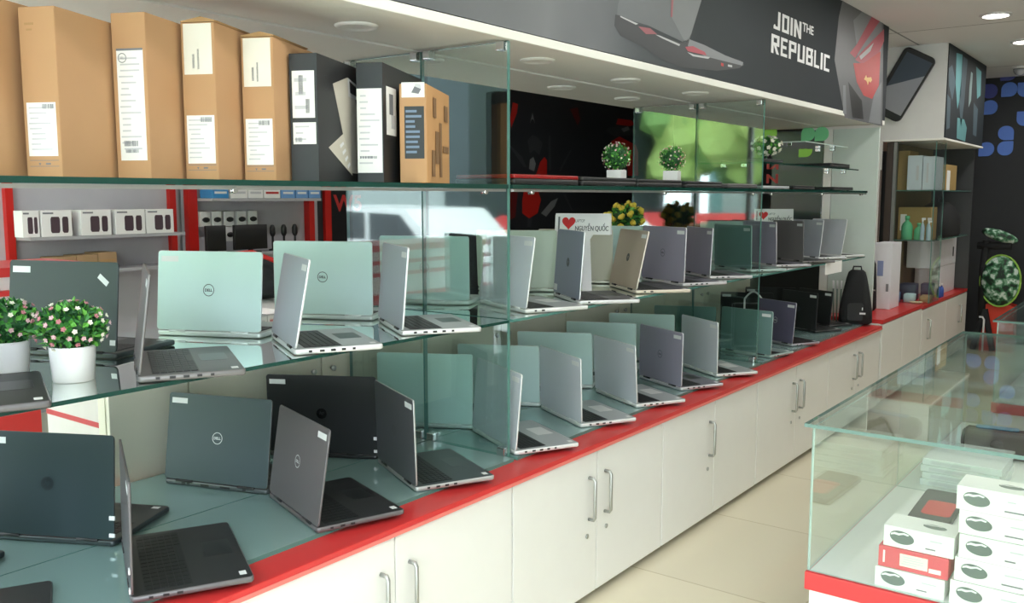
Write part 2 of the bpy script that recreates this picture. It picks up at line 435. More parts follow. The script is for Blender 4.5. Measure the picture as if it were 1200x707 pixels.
def poly_on(mb, pts, x, m, inv):
    vs = []
    k = mb.mi(m)
    vs = [mb.v(inv @ Vector((x, on(0, u, v, x).y, on(0, u, v, x).z))) for u, v in pts]
    mb.f(vs, k)
    return mb
FI = Matrix.Translation((0, -FAS0, -ZF))
def fart(pts, m, x): return lambda mb: poly_on(mb, pts, x, m, FI)
P_LID = mat('print_laptop_lid', (98, 104, 108), .45); P_LID2 = mat('print_laptop_lid_pale', (116, 121, 124), .45)
P_BODY = mat('print_laptop_body', (54, 58, 62), .45); P_SIL = mat('print_silver', (188, 190, 192), .45)
P_RED = mat('print_soft_red', (150, 84, 92), .45); P_REDB = mat('print_red', (188, 52, 50), .45); P_PINK = mat('print_pink_red', (178, 74, 88), .45)
P_WHITE = mat('print_white', (232, 233, 234), .45); P_GREY = mat('print_grey', (128, 132, 136), .45); P_DK = mat('print_black', (26, 28, 31), .45); P_GOLD = mat('print_gold', (240, 200, 130), .45)
pic = MB()
for pts, m, x in [(((730, -14), (724, 6), (723, 19), (760, 30), (806, 52), (813, 30), (824, -6), (822, -14)), P_LID, XP),
                  (((790, -14), (787, 20), (803, 50), (810, 40), (822, 0), (822, -14)), P_LID2, XP + .0004),
                  (((787, -10), (790, -10), (788, 20), (786, 20)), P_RED, XP + .0008),
                  (((721, 17), (720, 30), (727, 42), (755, 56), (776, 70), (800, 79), (840, 83), (866, 80), (872, 76), (868, 71), (845, 64), (828, 62), (808, 46), (796, 50), (770, 40), (745, 26), (726, 18)), P_BODY, XP + .0004),
                  (((808, 46), (826, 53), (850, 65), (871, 73), (870, 77), (846, 71), (826, 66), (806, 54)), P_GREY, XP + .0006),
                  (((727, 18.5), (748, 28), (745, 29), (727, 20)), P_SIL, XP + .001), (((768, 40.5), (774, 42), (797, 52), (796, 54), (776, 45)), P_SIL, XP + .001),
                  (((748, 31), (762, 33), (770, 40), (757, 40)), P_RED, XP + .001),
                  (((803, 55), (812, 54), (826, 61), (828, 65), (806, 60)), P_PINK, XP + .001), (((805, 61), (814, 64), (832, 67), (830, 69), (812, 66)), P_SIL, XP + .0012),
                  (((845, 73.5), (848, 74.5), (848, 78), (845, 77)), P_REDB, XP + .0012), (((853, 75.5), (858, 76.5), (858, 79), (853, 78)), P_SIL, XP + .0012)]:
    poly_on(pic, pts, x, m, FI)
pic.build('laptop_print', fas)
# lettering on the fascia
def _bx(x0, y0, x1, y1): return [(x0, y0), (x1, y0), (x1, y1), (x0, y1)]
_T, _V = .30, .17
_L, _Rr, _T1, _B1, _M1 = _bx(0, 0, _T, 1), _bx(1 - _T, 0, 1, 1), _bx(0, 1 - _V, 1, 1), _bx(0, 0, 1, _V), _bx(0, .42, 1, .42 + _V)
BLOCK = {'J': ([_bx(.62, 0, .95, 1), _bx(.05, 0, .95, _V), [(.05, 0), (.3, 0), (.3, .24), (.12, .24)]], 1), 'O': ([_L, _Rr, _T1, _B1], 1), 'I': ([_bx(0, 0, 1, 1)], .32),
         'N': ([_L, _Rr, [(0, 1), (.3, 1), (1, 0), (.7, 0)]], 1.1), 'R': ([_L, _T1, _M1, _bx(1 - _T, .42, 1, 1), [(.32, .42), (.64, .42), (1, 0), (.66, 0)]], 1), 'E': ([_L, _T1, _B1, _bx(0, .42, .85, .42 + _V)], .85),
         'P': ([_L, _T1, _M1, _bx(1 - _T, .42, 1, 1)], 1), 'U': ([_L, _Rr, _B1], 1), 'B': ([_L, _T1, _B1, _M1, _bx(1 - _T, 0, 1, .52), _bx(.93 - _T, .42, .93, 1)], 1), 'L': ([_L, _B1], .8), 'C': ([_L, _T1, _B1], .9)}
def block_text(word, tl, bl, tr, name):
    a = on(0, *tl, XP); b = on(0, *bl, XP); c = on(0, *tr, XP); W = c.y - b.y; H = a.z - b.z
    gap = .2; tot = sum(BLOCK[q][1] for q in word) + gap * (len(word) - 1); u = W / tot
    mb = MB(); o = FI @ Vector((XP, b.y, b.z)); k = mb.mi(P_WHITE); x = 0
    for q in word:
        polys, wd = BLOCK[q]
        for i, pl_ in enumerate(polys): mb.f([mb.v((o.x + .00005 * i, o.y + (x + px * wd) * u, o.z + py * H)) for px, py in pl_], k)
        x += wd + gap
    return mb.build(name, fas)
def fas_text(txt, tl, bl, tr, name, heavy=.02):
    a = on(0, *tl, XP); b = on(0, *bl, XP); c = on(0, *tr, XP)
    mb = MB(); add_text(mb, txt, FI @ Vector((XP, b.y, b.z)), (0, 1, 0), (0, 0, 1), c.y - b.y, a.z - b.z, P_WHITE, 0, heavy)
    return mb.build(name, fas)
block_text('JOIN', (908, 12), (906, 33), (939.5, 24), 'lettering')
fas_text('THE', (940.5, 26), (940.5, 36), (953.5, 30), 'lettering', .003)
block_text('REPUBLIC', (904, 39), (903.5, 61.4), (972.5, 63), 'lettering')
rp = MB()
P_MIX = mat('print_mid_grey', (96, 98, 102), .45)
for pts, m, x in [(((983, 20), (990, -12), (1036, -18), (1034, 148), (990, 138), (978, 70)), P_MIX, XP),
                  (((1000, 24), (1012, 12), (1034, 8), (1033, 60), (1024, 100), (1006, 70)), P_GREY, XP + .0004),
                  (((988, 100), (991, 100), (992, 134), (988, 133)), P_GREY, XP + .0006), (((994, 96), (1010, 118), (1012, 140), (999, 138)), P_DK, XP + .0004),
                  (((1024, 112), (1033, 96), (1032, 146), (1018, 143)), P_GREY, XP + .0004),
                  (((996, 62), (1004, 52), (1028, 8), (1034, 10), (1033, 22), (1012, 52), (1002, 68)), P_PINK, XP + .001),
                  (((1002, 70), (1014, 56), (1036, 34), (1036, 48), (1030, 62), (1012, 76)), P_PINK, XP + .0012),
                  (((1000, 74), (1012, 74), (1032, 60), (1030, 100), (1022, 116), (1012, 112), (1004, 96)), P_REDB, XP + .0014),
                  (((1007, 66), (1018, 56), (1024, 50), (1020, 60), (1009, 70)), P_SIL, XP + .0016),
                  (((1012.5, 93), (1015, 88), (1016, 91), (1021, 90.5), (1022, 94), (1020, 97), (1018.5, 95), (1017, 100), (1015.5, 95)), P_GOLD, XP + .0018)]:
    poly_on(rp, pts, x, m, FI)
rp.build('emblem_print', fas)

# printed panel behind the middle bay
PI = Matrix.Translation((3.5, -5.56, 0))
rp_t = thing('printed_wall_panel', 'black wall panel with a red machine picture behind the middle bay', 'poster', (-3.5, 5.56, 0))
PB = mat('panel_black_print', (36, 39, 44), .35); 
MB().box(-.03, 0, 0, 5.05, 0, 2.74, PB).build('board', rp_t)
pp = MB(); xp = -3.4985
P_R = mat('panel_red_print', (178, 34, 28), .3); P_DR = mat('panel_dark_red_print', (92, 26, 26), .3); P_G = mat('panel_grey_print', (120, 124, 128), .3); P_DG = mat('panel_dim_grey_print', (56, 60, 64), .3)
def pan(pts, m, x=xp): poly_on(pp, pts, x, m, PI)
pan(((598, 138), (601, 120), (607, 122), (606, 132), (599, 150)), P_R); pan(((668, 128), (677, 126), (680, 140), (677, 147)), P_DR)
pan(((621, 145), (624, 132), (627, 145), (625, 140), (623, 140)), P_G); pan(((618, 165), (624, 158), (631, 162), (636, 168), (632, 182), (626, 176), (621, 180)), P_DG)
pan(((621, 187), (625, 184), (628, 192), (626, 201), (620, 198)), P_G, xp + .0003); pan(((630, 200), (633, 190), (638, 184), (641, 188), (641, 206), (627, 206)), P_R, xp + .0003)
pan(((643, 160), (645, 158), (646, 200), (643, 200)), P_DG); pan(((655, 200), (668, 176), (670, 176), (657, 201)), P_DG); pan(((596, 168), (612, 184), (617, 196), (614, 196), (597, 172)), P_DG)
pan(((612, 236), (614, 222), (630, 222), (634, 234), (630, 250), (620, 256), (612, 250)), P_R); pan(((634, 250), (646, 236), (654, 232), (650, 242), (640, 254)), P_G); pan(((596, 222), (607, 222), (604, 255), (596, 258)), P_DR)
pan(((660, 228), (663, 228), (672, 248), (669, 246)), P_DG); pan(((618, 256), (624, 255), (622, 266), (618, 266)), P_DG)
pan(((712, 150), (724, 148), (746, 152), (744, 158), (720, 160), (710, 154)), P_DG); pan(((722, 146), (724, 139), (740, 141), (744, 146), (738, 148)), P_R, xp + .0003)
pan(((716, 166), (726, 160), (745, 170), (748, 178), (748, 206), (736, 206), (734, 182), (720, 174)), P_R, xp + .0003); pan(((728, 151), (736, 148), (738, 152), (731, 155)), P_G, xp + .0005)
pp.build('picture_print', rp_t)
# panel behind the far bay, and the far end board with painted-on reflections
YE = 6.95
t = thing('end_board', 'end board of the display, dark teal with painted green petal reflections, then a pale painted reflection', 'panel', (0, YE, 0))
MB().box(-.79, -.40, 0, .03, 1.10, ZF - .02, mat('teal_panel_print', (52, 66, 70), .2)).build('dark_board', t)
MB().box(-.39, -.33, 0, .03, .652, ZF - .02, WHITE).build('post', t)
MB().box(-.325, .004, 0, .03, .652, ZF - .02, mat('pale_end_reflection', (206, 218, 212), .5)).build('pale_board', t)  # pale tone stands for a bright reflection in the glass end pane
GP = mat('green_petal_reflection', (164, 232, 84), .4); GP2 = mat('pale_green_petal_reflection', (130, 224, 160), .4)  # petals mirrored in the end glass, painted onto the board
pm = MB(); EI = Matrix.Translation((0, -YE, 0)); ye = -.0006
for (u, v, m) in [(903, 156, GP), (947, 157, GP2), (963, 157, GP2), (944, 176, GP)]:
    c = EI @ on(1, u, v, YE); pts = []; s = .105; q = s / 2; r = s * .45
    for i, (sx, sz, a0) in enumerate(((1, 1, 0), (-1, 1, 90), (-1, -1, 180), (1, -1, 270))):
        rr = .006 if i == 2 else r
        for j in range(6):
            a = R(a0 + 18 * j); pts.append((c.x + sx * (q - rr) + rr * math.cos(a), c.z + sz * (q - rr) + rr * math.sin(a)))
    pm = MB(); pm.f([pm.v((a, ye, b)) for a, b in pts], pm.mi(m)); pm.build('petal_reflection', t)
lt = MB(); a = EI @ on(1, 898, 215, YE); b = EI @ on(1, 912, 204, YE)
add_text(lt, 'N', (a.x, ye, a.z), (1, 0, 0), (0, 0, 1), b.x - a.x, b.z - a.z, P_REDB, .03); lt.build('lettering', t)  # mirrored sign letter, painted onto the board

# rear board of the display under the middle shelf
BEIGE = mat('beige_laminate', (228, 228, 210), .45, var=.02)
t = thing('rear_cabinet', 'beige low cabinet with small knobs behind the back row of laptops', 'cabinet', (-.83, 1.48, 0))
MB().box(-.06, -.02, 0, 5.2, 0, 1.06, BEIGE).build('carcass', t)
yy = [0, .29, .88, 1.46, 2.04, 2.62, 3.2, 3.78, 4.36, 5.2]
for k, (a, b) in enumerate(zip(yy, yy[1:])):
    d = MB().box(-.019, 0, a + .003, b - .003, .03, 1.055, BEIGE, .002).build('door', t)
    if k:
        m = MB(); m.M = Matrix.Translation((0, (b - .05) if k % 2 else (a + .05), .855)) @ Matrix.Rotation(R(90), 4, 'Y')
        m.lathe([(.004, 0), (.004, .008), (.011, .011), (.011, .018), (.006, .021)], STEEL, 14).build('knob', d)

# ------------------------------------------------------------------ laptops
LM = {k: (mat('lid_' + k, c, r, m * .35, var=.02), mat('base_' + k, b, .42, mb), mat('edge_' + k, e, .3, me))
      for k, c, r, m, b, mb, e, me in [
          ('black', (34, 36, 38), .42, .1, (34, 35, 37), 0, (44, 45, 47), .1),
          ('slate', (70, 84, 88), .40, .25, (44, 46, 49), 0, (84, 90, 92), .2),
          ('cool_grey', (172, 177, 187), .38, .35, (168, 173, 176), .3, (222, 224, 226), .3),
          ('deep_slate', (54, 64, 67), .42, .15, (40, 44, 46), 0, (62, 70, 72), .2),
          ('teal_black', (46, 60, 64), .38, .25, (34, 36, 40), 0, (60, 68, 70), .2),
          ('warm_grey', (92, 90, 92), .42, .25, (40, 40, 42), 0, (104, 102, 104), .3),
          ('graphite', (84, 86, 90), .42, .3, (60, 67, 69), .1, (176, 178, 178), .5),
          ('grey', (112, 109, 110), .45, .2, (76, 75, 77), .1, (116, 114, 114), .3),
          ('silver', (208, 213, 220), .36, .35, (172, 178, 181), .3, (226, 228, 228), .3),
          ('skytinted', (204, 232, 229), .36, .3, (176, 190, 190), .3, (214, 226, 224), .3),  # silver lid with reflected daylight tinted into its colour
          ('lavender', (150, 147, 164), .38, .35, (112, 112, 122), .2, (206, 204, 210), .4),
          ('blue_grey', (134, 142, 160), .38, .35, (72, 74, 80), .1, (220, 222, 226), .4),
          ('gold', (186, 172, 154), .38, .35, (70, 70, 74), .1, (224, 214, 200), .4),
          ('violet', (96, 92, 116), .4, .3, (40, 40, 44), 0, (170, 168, 178), .4),
          ('mist', (206, 222, 208), .42, .2, (150, 160, 152), .2, (200, 212, 200), .3),
          ('beige', (204, 202, 186), .45, .15, (140, 138, 128), .2, (200, 198, 186), .3),
          ('teal', (118, 150, 148), .4, .3, (130, 150, 148), .2, (170, 194, 190), .3)]}
LOGO_W = mat('logo_white', (226, 230, 230), .4); LOGO_D = mat('logo_dark', (58, 62, 68), .35, .3); LOGO_B = mat('logo_black', (20, 21, 23), .25); LOGO_F = mat('logo_faint', (36, 44, 48), .3); LOGO_H = mat('logo_grey_black', (54, 56, 60), .3); LOGO_G = mat('logo_mid', (150, 158, 162), .35)
def logo_mesh(kind, m, w, d):
    mb = MB(); y = -.0006
    ex, ey = (1, 0, 0), (0, 0, 1)
    if kind == 'ring':
        ring_flat(mb, (0, y, 0), ex, ey, .0165, .0185, m)
        add_text(mb, 'DELL', (-.0125, y, -.0042), ex, ey, .025, .0084, m, .03)
    elif kind == 'disc':
        ring_flat(mb, (0, y, 0), ex, ey, 0, .0185, m)
        add_text(mb, 'hp', (-.008, y - .0003, -.008), (1, 0, .12), (.18, 0, 1), .015, .016, d, .0)
    return mb
def laptop(p, z, name_label, style, group, logo=None, tagpos='R', ports=0, keys=True, silverkeys=False, tagcol=None, extra=None, backports=False):
    x, y, yaw, w, l, al, dep = p
    lm, bm_, em = LM[style]
    t = thing('laptop', name_label, 'laptop', (x, y, z), R(yaw), group)
    # base
    b = MB()
    b.rprism(w, dep + .004, .0015, .0165, bm_, .012, .003, 0, dep / 2 - .002, side=em)
    base = b.build('base', t)
    f = MB()
    for sx in (-1, 1):
        for yy in (.03, dep - .03): f.lathe([(.006, 0), (.006, .002)], BLACK, 10, (sx * (w / 2 - .035), yy, -.0))
    f.build('rubber_foot', base)
    if keys:
        k = MB(); kw = w - .05
        k.box(-kw / 2 - .003, kw / 2 + .003, .028, .132, .0166, .0168, BLACK)
        n = 15
        for r_ in range(6):
            for c in range(n):
                if r_ == 5 and 4 <= c <= 8:
                    if c > 4: continue
                    x0, x1 = -kw / 2 + c * kw / n + .001, -kw / 2 + 9 * kw / n - .001
                else: x0, x1 = -kw / 2 + c * kw / n + .001, -kw / 2 + (c + 1) * kw / n - .001
                y0 = .030 + r_ * .0168
                k.box(x0, x1, y0, y0 + .0148, .0168, .0182, KEYS)
        k.build('keyboard', base)
        tp = MB().rprism(.105, .066, .0165, .0168, em if style in ('silver', 'skytinted') else mat('touchpad_dark', (30, 31, 33), .3), .005, .0001, -.02, dep - .055)
        tp.build('touchpad', base)
        s = MB().box(w / 2 - .045, w / 2 - .022, dep - .03, dep - .014, .0166, .0169, TAG); s.build('spec_sticker', base)
    for i in range(ports):
        yy = .035 + i * .03
        wd = (.009, .013, .013, .011, .008)[i % 5]
        MB().box(w / 2 - .0005, w / 2 + .0006, yy, yy + wd, .0065, .0125, BLACK).build('port', base)
    if backports:
        for i, xx in enumerate((-.12, -.1, -.05, .02, .1)):
            MB().box(xx * w / .37, xx * w / .37 + (.014, .01, .03, .035, .012)[i], -.0047, -.003, .006, .0125, BLACK).build('port', base)
    # hinge + lid
    for s in (-1, 1): MB().tube([(s * w * .38, 0, .0155), (s * w * .22, 0, .0155)], .0052, BLACK if style not in ('silver', 'skytinted', 'mist', 'beige') else em, 10).build('hinge', t)
    m = MB(); m.M = Matrix.Translation((0, 0, .0)) @ Matrix.Rotation(R(90), 4, 'X')
    # rprism's axis Z becomes -Y (outer face), its Y becomes Z
    m.rprism(w, l, -.0035, .0025, lm, .010, .0012, 0, l / 2 + .002, side=em)
    lid = m.build('lid', t, (0, 0, .0165), (R(al - 90), 0, 0))
    sc = MB()
    sc.box(-w / 2 + .005, w / 2 - .005, .0036, .0042, .008, l - .004, BLACK)
    sc.box(-w / 2 + .012, w / 2 - .012, .0042, .0044, .022, l - .016, SCREEN)
    sc.build('screen', lid)
    if logo:
        kind, mm = logo
        logo_mesh(kind, mm, w, LM[style][0]).build('logo', lid, (0, -.0026, l * .52))
    if tagpos:
        sx = 1 if tagpos.startswith('R') else -1
        tw, th = .058, .017
        tx = sx * (w / 2 - .012 - tw / 2); tz = l - .014 - th / 2
        MB().box(tx - tw / 2, tx + tw / 2, -.0032, -.0026, tz - th / 2, tz + th / 2, tagcol or TAG).build('price_tag', lid)
    if extra: extra(lid, base, w, l, dep)
    return t
FP = {'F0': (-0.15, .68, -27, .385, .265, 95, .243), 'F1': (-0.150, 1.135, -27.4, 0.405, 0.264, 89, 0.268), 'F2': (-0.142, 1.638, -18.485, 0.373, 0.267, 81.122, 0.265), 'F3': (-0.15, 2.072, -25.71, 0.359, 0.273, 91.512, 0.27), 'F4': (-0.152, 2.586, -27.183, 0.384, 0.272, 84.928, 0.259), 'F5': (-0.163, 3.052, -28.894, 0.365, 0.259, 91.518, 0.255), 'F6': (-0.153, 3.482, -28.806, 0.363, 0.255, 93.078, 0.255), 'F7': (-0.153, 3.904, -27.199, 0.353, 0.257, 89.274, 0.251), 'F8': (-0.143, 4.319, -32.951, 0.349, 0.262, 90.372, 0.248), 'F9': (-0.15, 4.95, -12, 0.345, 0.247, 88, 0.24), 'F10': (-0.17, 5.45, -26, 0.325, 0.25, 85, 0.232), 'F11': (-0.242, 6.085, -27, 0.337, 0.25, 88, 0.24), 'F12': (-0.245, 6.405, -28, 0.33, 0.235, 86, 0.215),
      'B0': (-.54, .70, 27, .38, .265, 90, .243), 'B1': (-0.49, 1.112, 27.467, 0.382, 0.274, 85.404, 0.275), 'B2': (-0.517, 1.643, 18.33, 0.378, 0.273, 80.886, 0.243), 'B3': (-0.508, 2.077, 29.037, 0.393, 0.276, 92.043, 0.243), 'B4': (-0.506, 2.602, 28.173, 0.385, 0.279, 89.535, 0.243), 'B5': (-0.506, 3.086, 25.325, 0.36, 0.257, 97.643, 0.243), 'B6': (-0.523, 3.548, 23.972, 0.36, 0.256, 98.283, 0.243), 'B7': (-0.533, 3.987, 22.979, 0.36, 0.255, 99.246, 0.243), 'B8': (-0.534, 4.42, 22.113, 0.36, 0.254, 99.516, 0.243), 'B9': (-0.507, 4.898, 22.248, 0.36, 0.253, 99.935, 0.243), 'B10': (-0.544, 5.92, 22, 0.35, 0.245, 100, 0.243), 'B11': (-0.544, 6.35, 22, 0.35, 0.245, 100, 0.243),
      'M0': (-0.197, 0.719, -22.586, 0.368, 0.245, 104.0, 0.243), 'M1': (-0.179, 1.203, -29.466, 0.374, 0.233, 82.198, 0.235), 'M2': (-0.17, 1.644, -28.319, 0.345, 0.241, 79.523, 0.243), 'M3': (-0.173, 2.076, -32.973, 0.35, 0.252, 85.119, 0.254), 'M4': (-0.208, 2.712, -24.606, 0.381, 0.261, 81.925, 0.271), 'M5': (-0.165, 3.091, -39.377, 0.355, 0.269, 85.959, 0.255), 'M6': (-0.185, 3.585, -40.611, 0.364, 0.26, 78.093, 0.258), 'M7': (-0.186, 3.973, -28.344, 0.367, 0.26, 88.529, 0.254), 'M8': (-0.222, 4.435, -42.145, 0.354, 0.244, 87.254, 0.238), 'M9': (-0.233, 4.931, -31.558, 0.356, 0.245, 91.549, 0.245), 'M10': (-0.25, 5.38, -35, 0.36, 0.255, 92, 0.25), 'M11': (-0.226, 5.8, -37, 0.347, 0.25, 91, 0.242), 'M12': (-0.262, 6.2, -34, 0.345, 0.248, 84, 0.23), 'M13': (-0.218, 6.5, -30, 0.345, 0.25, 80, 0.22),
      'N0': (-0.511, 1.186, 20.182, 0.351, 0.235, 84.065, 0.243), 'N1': (-0.489, 1.621, 23.736, 0.349, 0.241, 83.858, 0.243), 'N2': (-0.51, 2.095, 25.511, 0.36, 0.252, 89.248, 0.243), 'N3': (-0.527, 2.633, 27, 0.36, 0.252, 92, 0.243), 'N4': (-0.526, 3.244, 27.416, 0.36, 0.26, 98.502, 0.243), 'N5': (-0.525, 3.722, 27.923, 0.36, 0.253, 100.669, 0.243), 'N6': (-0.523, 4.094, 26.54, 0.359, 0.258, 99.491, 0.243), 'N7': (-0.531, 4.386, 25.102, 0.36, 0.256, 99.974, 0.243), 'N8': (-0.534, 5.55, 25, 0.355, 0.25, 99, 0.243), 'N9': (-0.534, 6.0, 25, 0.355, 0.25, 99, 0.243)}
ZB, ZM = .6222, 1.1082
gf, gb, gm, gn = 'laptops along the counter front', 'laptops in the back row on the counter', 'laptops along the front of the middle shelf', 'laptops in the back row on the middle shelf'
def n0_extra(lid, base, w, l, dep):
    m = MB(); m.M = Matrix.Translation((w / 2 - .045, -.0026, l - .045)) @ Matrix.Rotation(R(38), 4, 'Y')
    m.box(-.018, .018, -.0006, 0, -.007, .007, TAG).build('torn_sticker', lid)
    MB().box(w / 2 - .02, w / 2 - .003, -.0032, -.0026, .02, .034, TAG).build('corner_sticker', lid)
def low_tag(lid, base, w, l, dep):
    MB().box(-w / 2 + .006, -w / 2 + .05, -.0032, -.0026, .012, .038, TAG).build('corner_sticker', lid)
def clip(lid, base, w, l, dep):
    MB().box(w / 2 - .012, w / 2 + .004, -.006, -.0026, .055, .066, WHITEPL).build('edge_clip', lid)
    MB().box(w / 2 - .012, w / 2 + .004, -.006, -.0026, .01, .02, WHITEPL).build('edge_clip', lid)
rows = [
    ('F0', ZB, 'dark laptop base cut by the frame at the near end of the counter', 'warm_grey', gf, None, 'R', 3),
    ('F1', ZB, 'dark grey laptop with a full keyboard, nearest whole one on the counter front', 'warm_grey', gf, None, 'R', 3),
    ('F2', ZB, 'warm grey laptop with white ring logo and black palm rest at the counter front', 'warm_grey', gf, ('ring', LOGO_W), 'R', 3),
    ('F3', ZB, 'dark grey laptop with silver edges, beside the first glass partition clamp', 'graphite', gf, ('disc', LOGO_H), 'R', 4),
    ('F4', ZB, 'silver laptop whose lid leans behind the first glass partition, on the counter', 'silver', gf, None, 'R', 5),
    ('F5', ZB, 'plain silver laptop on the counter, first whole one past the first partition', 'silver', gf, None, 'R', 4),
    ('F6', ZB, 'plain silver laptop on the counter before the mauve grey one', 'silver', gf, None, 'R', 4),
    ('F7', ZB, 'mauve grey laptop with dark ring logo on the counter in the middle bay', 'lavender', gf, ('ring', LOGO_D), 'R', 4),
    ('F8', ZB, 'pale lavender silver laptop on the counter behind the mauve grey one', 'silver', gf, None, 'R', 3),
    ('F9', ZB, 'grey laptop on the counter seen through the second glass partition', 'teal', gf, None, 'R', 2),
    ('F10', ZB, 'violet grey laptop with white ring logo just past the second partition', 'violet', gf, ('ring', LOGO_W), 'R', 2),
    ('F11', ZB, 'black laptop with a round logo behind the violet grey one', 'black', gf, ('disc', LOGO_D), 'R', 2),
    ('F12', ZB, 'black laptop beside the backpack, last on the counter front', 'black', gf, None, 'R', 2),
    ('B0', ZB, 'dark laptop base corner at the near end of the back row', 'teal_black', gb, None, 'L', 0),
    ('B1', ZB, 'large dark teal laptop lid with faint round logo, nearest in the back row', 'teal_black', gb, ('disc', LOGO_F), 'L', 0),
    ('B2', ZB, 'slate laptop with white ring logo and rear ports in the back row', 'slate', gb, ('ring', LOGO_W), 'L', 0),
    ('B3', ZB, 'black laptop with a round glossy logo in the back row', 'black', gb, ('disc', LOGO_B), 'L', 0),
    ('B4', ZB, 'aqua silver laptop lid on the counter behind the first glass partition', 'skytinted', gb, None, None, 0),
    ('B5', ZB, 'aqua silver lid in the back row, first past the first partition', 'skytinted', gb, None, None, 0),
    ('B6', ZB, 'aqua silver lid in the back row, second past the first partition', 'skytinted', gb, None, None, 0),
    ('B7', ZB, 'aqua silver lid in the back row behind the mauve grey laptop', 'skytinted', gb, None, None, 0),
    ('B8', ZB, 'aqua silver lid in the back row just before the second partition', 'skytinted', gb, None, None, 0),
    ('B9', ZB, 'teal grey lid in the back row behind the second glass partition', 'teal', gb, None, None, 0),
    ('B10', ZB, 'black laptop lid with a small tag behind the violet grey laptop', 'black', gb, None, 'L', 0),
    ('B11', ZB, 'black laptop at the end of the back row under the hanging paper', 'black', gb, None, 'L', 0),
    ('M0', ZM, 'dark laptop base corner on the middle shelf beside the flower pot', 'warm_grey', gm, None, 'R', 2),
    ('M1', ZM, 'grey laptop with worn keyboard on the middle shelf beside the flower pot', 'grey', gm, None, 'R', 5),
    ('M2', ZM, 'silver laptop on the middle shelf in front of two pale ring-logo lids', 'cool_grey', gm, None, 'R', 5),
    ('M3', ZM, 'silver laptop on the middle shelf just before the first glass partition', 'cool_grey', gm, None, 'R', 5),
    ('M4', ZM, 'silver laptop with white edge crossing behind the first partition on the middle shelf', 'silver', gm, None, 'R', 2),
    ('M5', ZM, 'blue grey laptop with a corner sticker before the heart sign', 'blue_grey', gm, ('disc', LOGO_D), None, 1),
    ('M6', ZM, 'gold laptop on the middle shelf just past the heart sign', 'gold', gm, ('disc', LOGO_D), 'R', 2),
    ('M7', ZM, 'mauve grey laptop with dark ring logo on the middle shelf', 'lavender', gm, ('ring', LOGO_D), 'R', 4),
    ('M8', ZM, 'light mauve laptop on the middle shelf between mauve one and second partition', 'lavender', gm, None, 'R', 3),
    ('M9', ZM, 'grey laptop on the middle shelf seen through the second glass partition', 'teal', gm, None, 'R', 2),
    ('M10', ZM, 'grey blue laptop just past the second partition on the middle shelf', 'lavender', gm, None, 'R', 2),
    ('M11', ZM, 'mid grey laptop under the small heart sign on the middle shelf', 'grey', gm, None, 'R', 2),
    ('M12', ZM, 'scratched silver laptop near the far end of the middle shelf', 'cool_grey', gm, None, 'R', 2),
    ('M13', ZM, 'pale silver laptop, last on the middle shelf by the pale end board', 'silver', gm, None, None, 1),
    ('N0', ZM, 'dark slate laptop with torn stickers behind the flower pots', 'deep_slate', gn, None, 'L', 0),
    ('N1', ZM, 'pale aqua laptop with dark ring logo, next to the dark slate one', 'skytinted', gn, ('ring', LOGO_D), 'L', 0),
    ('N2', ZM, 'pale aqua laptop with dark ring logo behind the front silver laptops', 'skytinted', gn, ('ring', LOGO_D), None, 0),
    ('N3', ZM, 'pale aqua laptop behind the first glass partition on the middle shelf', 'skytinted', gn, ('ring', LOGO_G), None, 0),
    ('N4', ZM, 'pale green grey lid behind the white-edged laptop, past the first partition', 'mist', gn, None, None, 0),
    ('N5', ZM, 'beige lid behind the leg of the heart sign', 'beige', gn, None, None, 0),
    ('N6', ZM, 'pale aqua lid in the back row behind the gold laptop', 'skytinted', gn, None, None, 0),
    ('N8', ZM, 'pale lid in the back row behind the grey blue laptop', 'skytinted', gn, None, None, 0),
    ]
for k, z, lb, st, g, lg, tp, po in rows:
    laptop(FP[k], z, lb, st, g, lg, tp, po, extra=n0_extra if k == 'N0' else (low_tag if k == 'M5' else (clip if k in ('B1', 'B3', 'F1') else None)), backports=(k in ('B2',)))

# closed laptops lying on the upper shelves
def closed_laptop(x, y, z, yaw, w, d, h, style, label, deck=None, group='closed laptops on the upper shelves'):
    lm, bm_, em = LM[style]
    t = thing('closed_laptop', label, 'laptop', (x, y, z), R(yaw), group)
    MB().rprism(d, w, .002, h * .58, bm_, .012, .002).build('base', t)
    MB().rprism(d, w, h * .62, h, deck or lm, .012, .002).build('lid', t)
    f = MB()
    for sx in (-1, 1):
        for sy in (-1, 1): f.lathe([(.007, 0), (.007, .003)], BLACK, 10, (sx * (d / 2 - .03), sy * (w / 2 - .03), 0))
    f.build('rubber_foot', t)
    hb = MB().tube([(-d / 2 + .004, -w * .3, h * .6), (-d / 2 + .004, w * .3, h * .6)], .004, BLACK, 8); hb.build('hinge', t)
ZU = 1.5715
closed_laptop(-.135, 2.72, ZU, 0, .41, .27, .036, 'black', 'closed black laptop with a red lid edge beside the first partition, on the upper shelf', mat('red_gloss_lid', (150, 26, 26), .2))
closed_laptop(-.135, 3.16, ZU, 0, .42, .27, .034, 'black', 'closed black laptop between the red-edged one and the first flower ball')
closed_laptop(-.135, 3.59, ZU, 0, .41, .27, .032, 'black', 'closed black laptop under the two flower balls')
closed_laptop(-.135, 4.04, ZU, 0, .40, .27, .030, 'black', 'closed black laptop under the second flower ball')
closed_laptop(-.135, 4.50, ZU, 0, .38, .27, .024, 'grey', 'closed grey laptop on the upper shelf just before the second partition')
closed_laptop(-.14, 5.0, ZU, 0, .40, .26, .018, 'silver', 'closed silver laptop on the upper shelf just past the second partition')
closed_laptop(-.14, 5.46, ZU, 0, .36, .26, .024, 'black', 'closed black laptop next after the silver one on the upper shelf')
closed_laptop(-.14, 6.22, ZU, 0, .42, .26, .022, 'black', 'closed black laptop at the far end of the upper shelf')
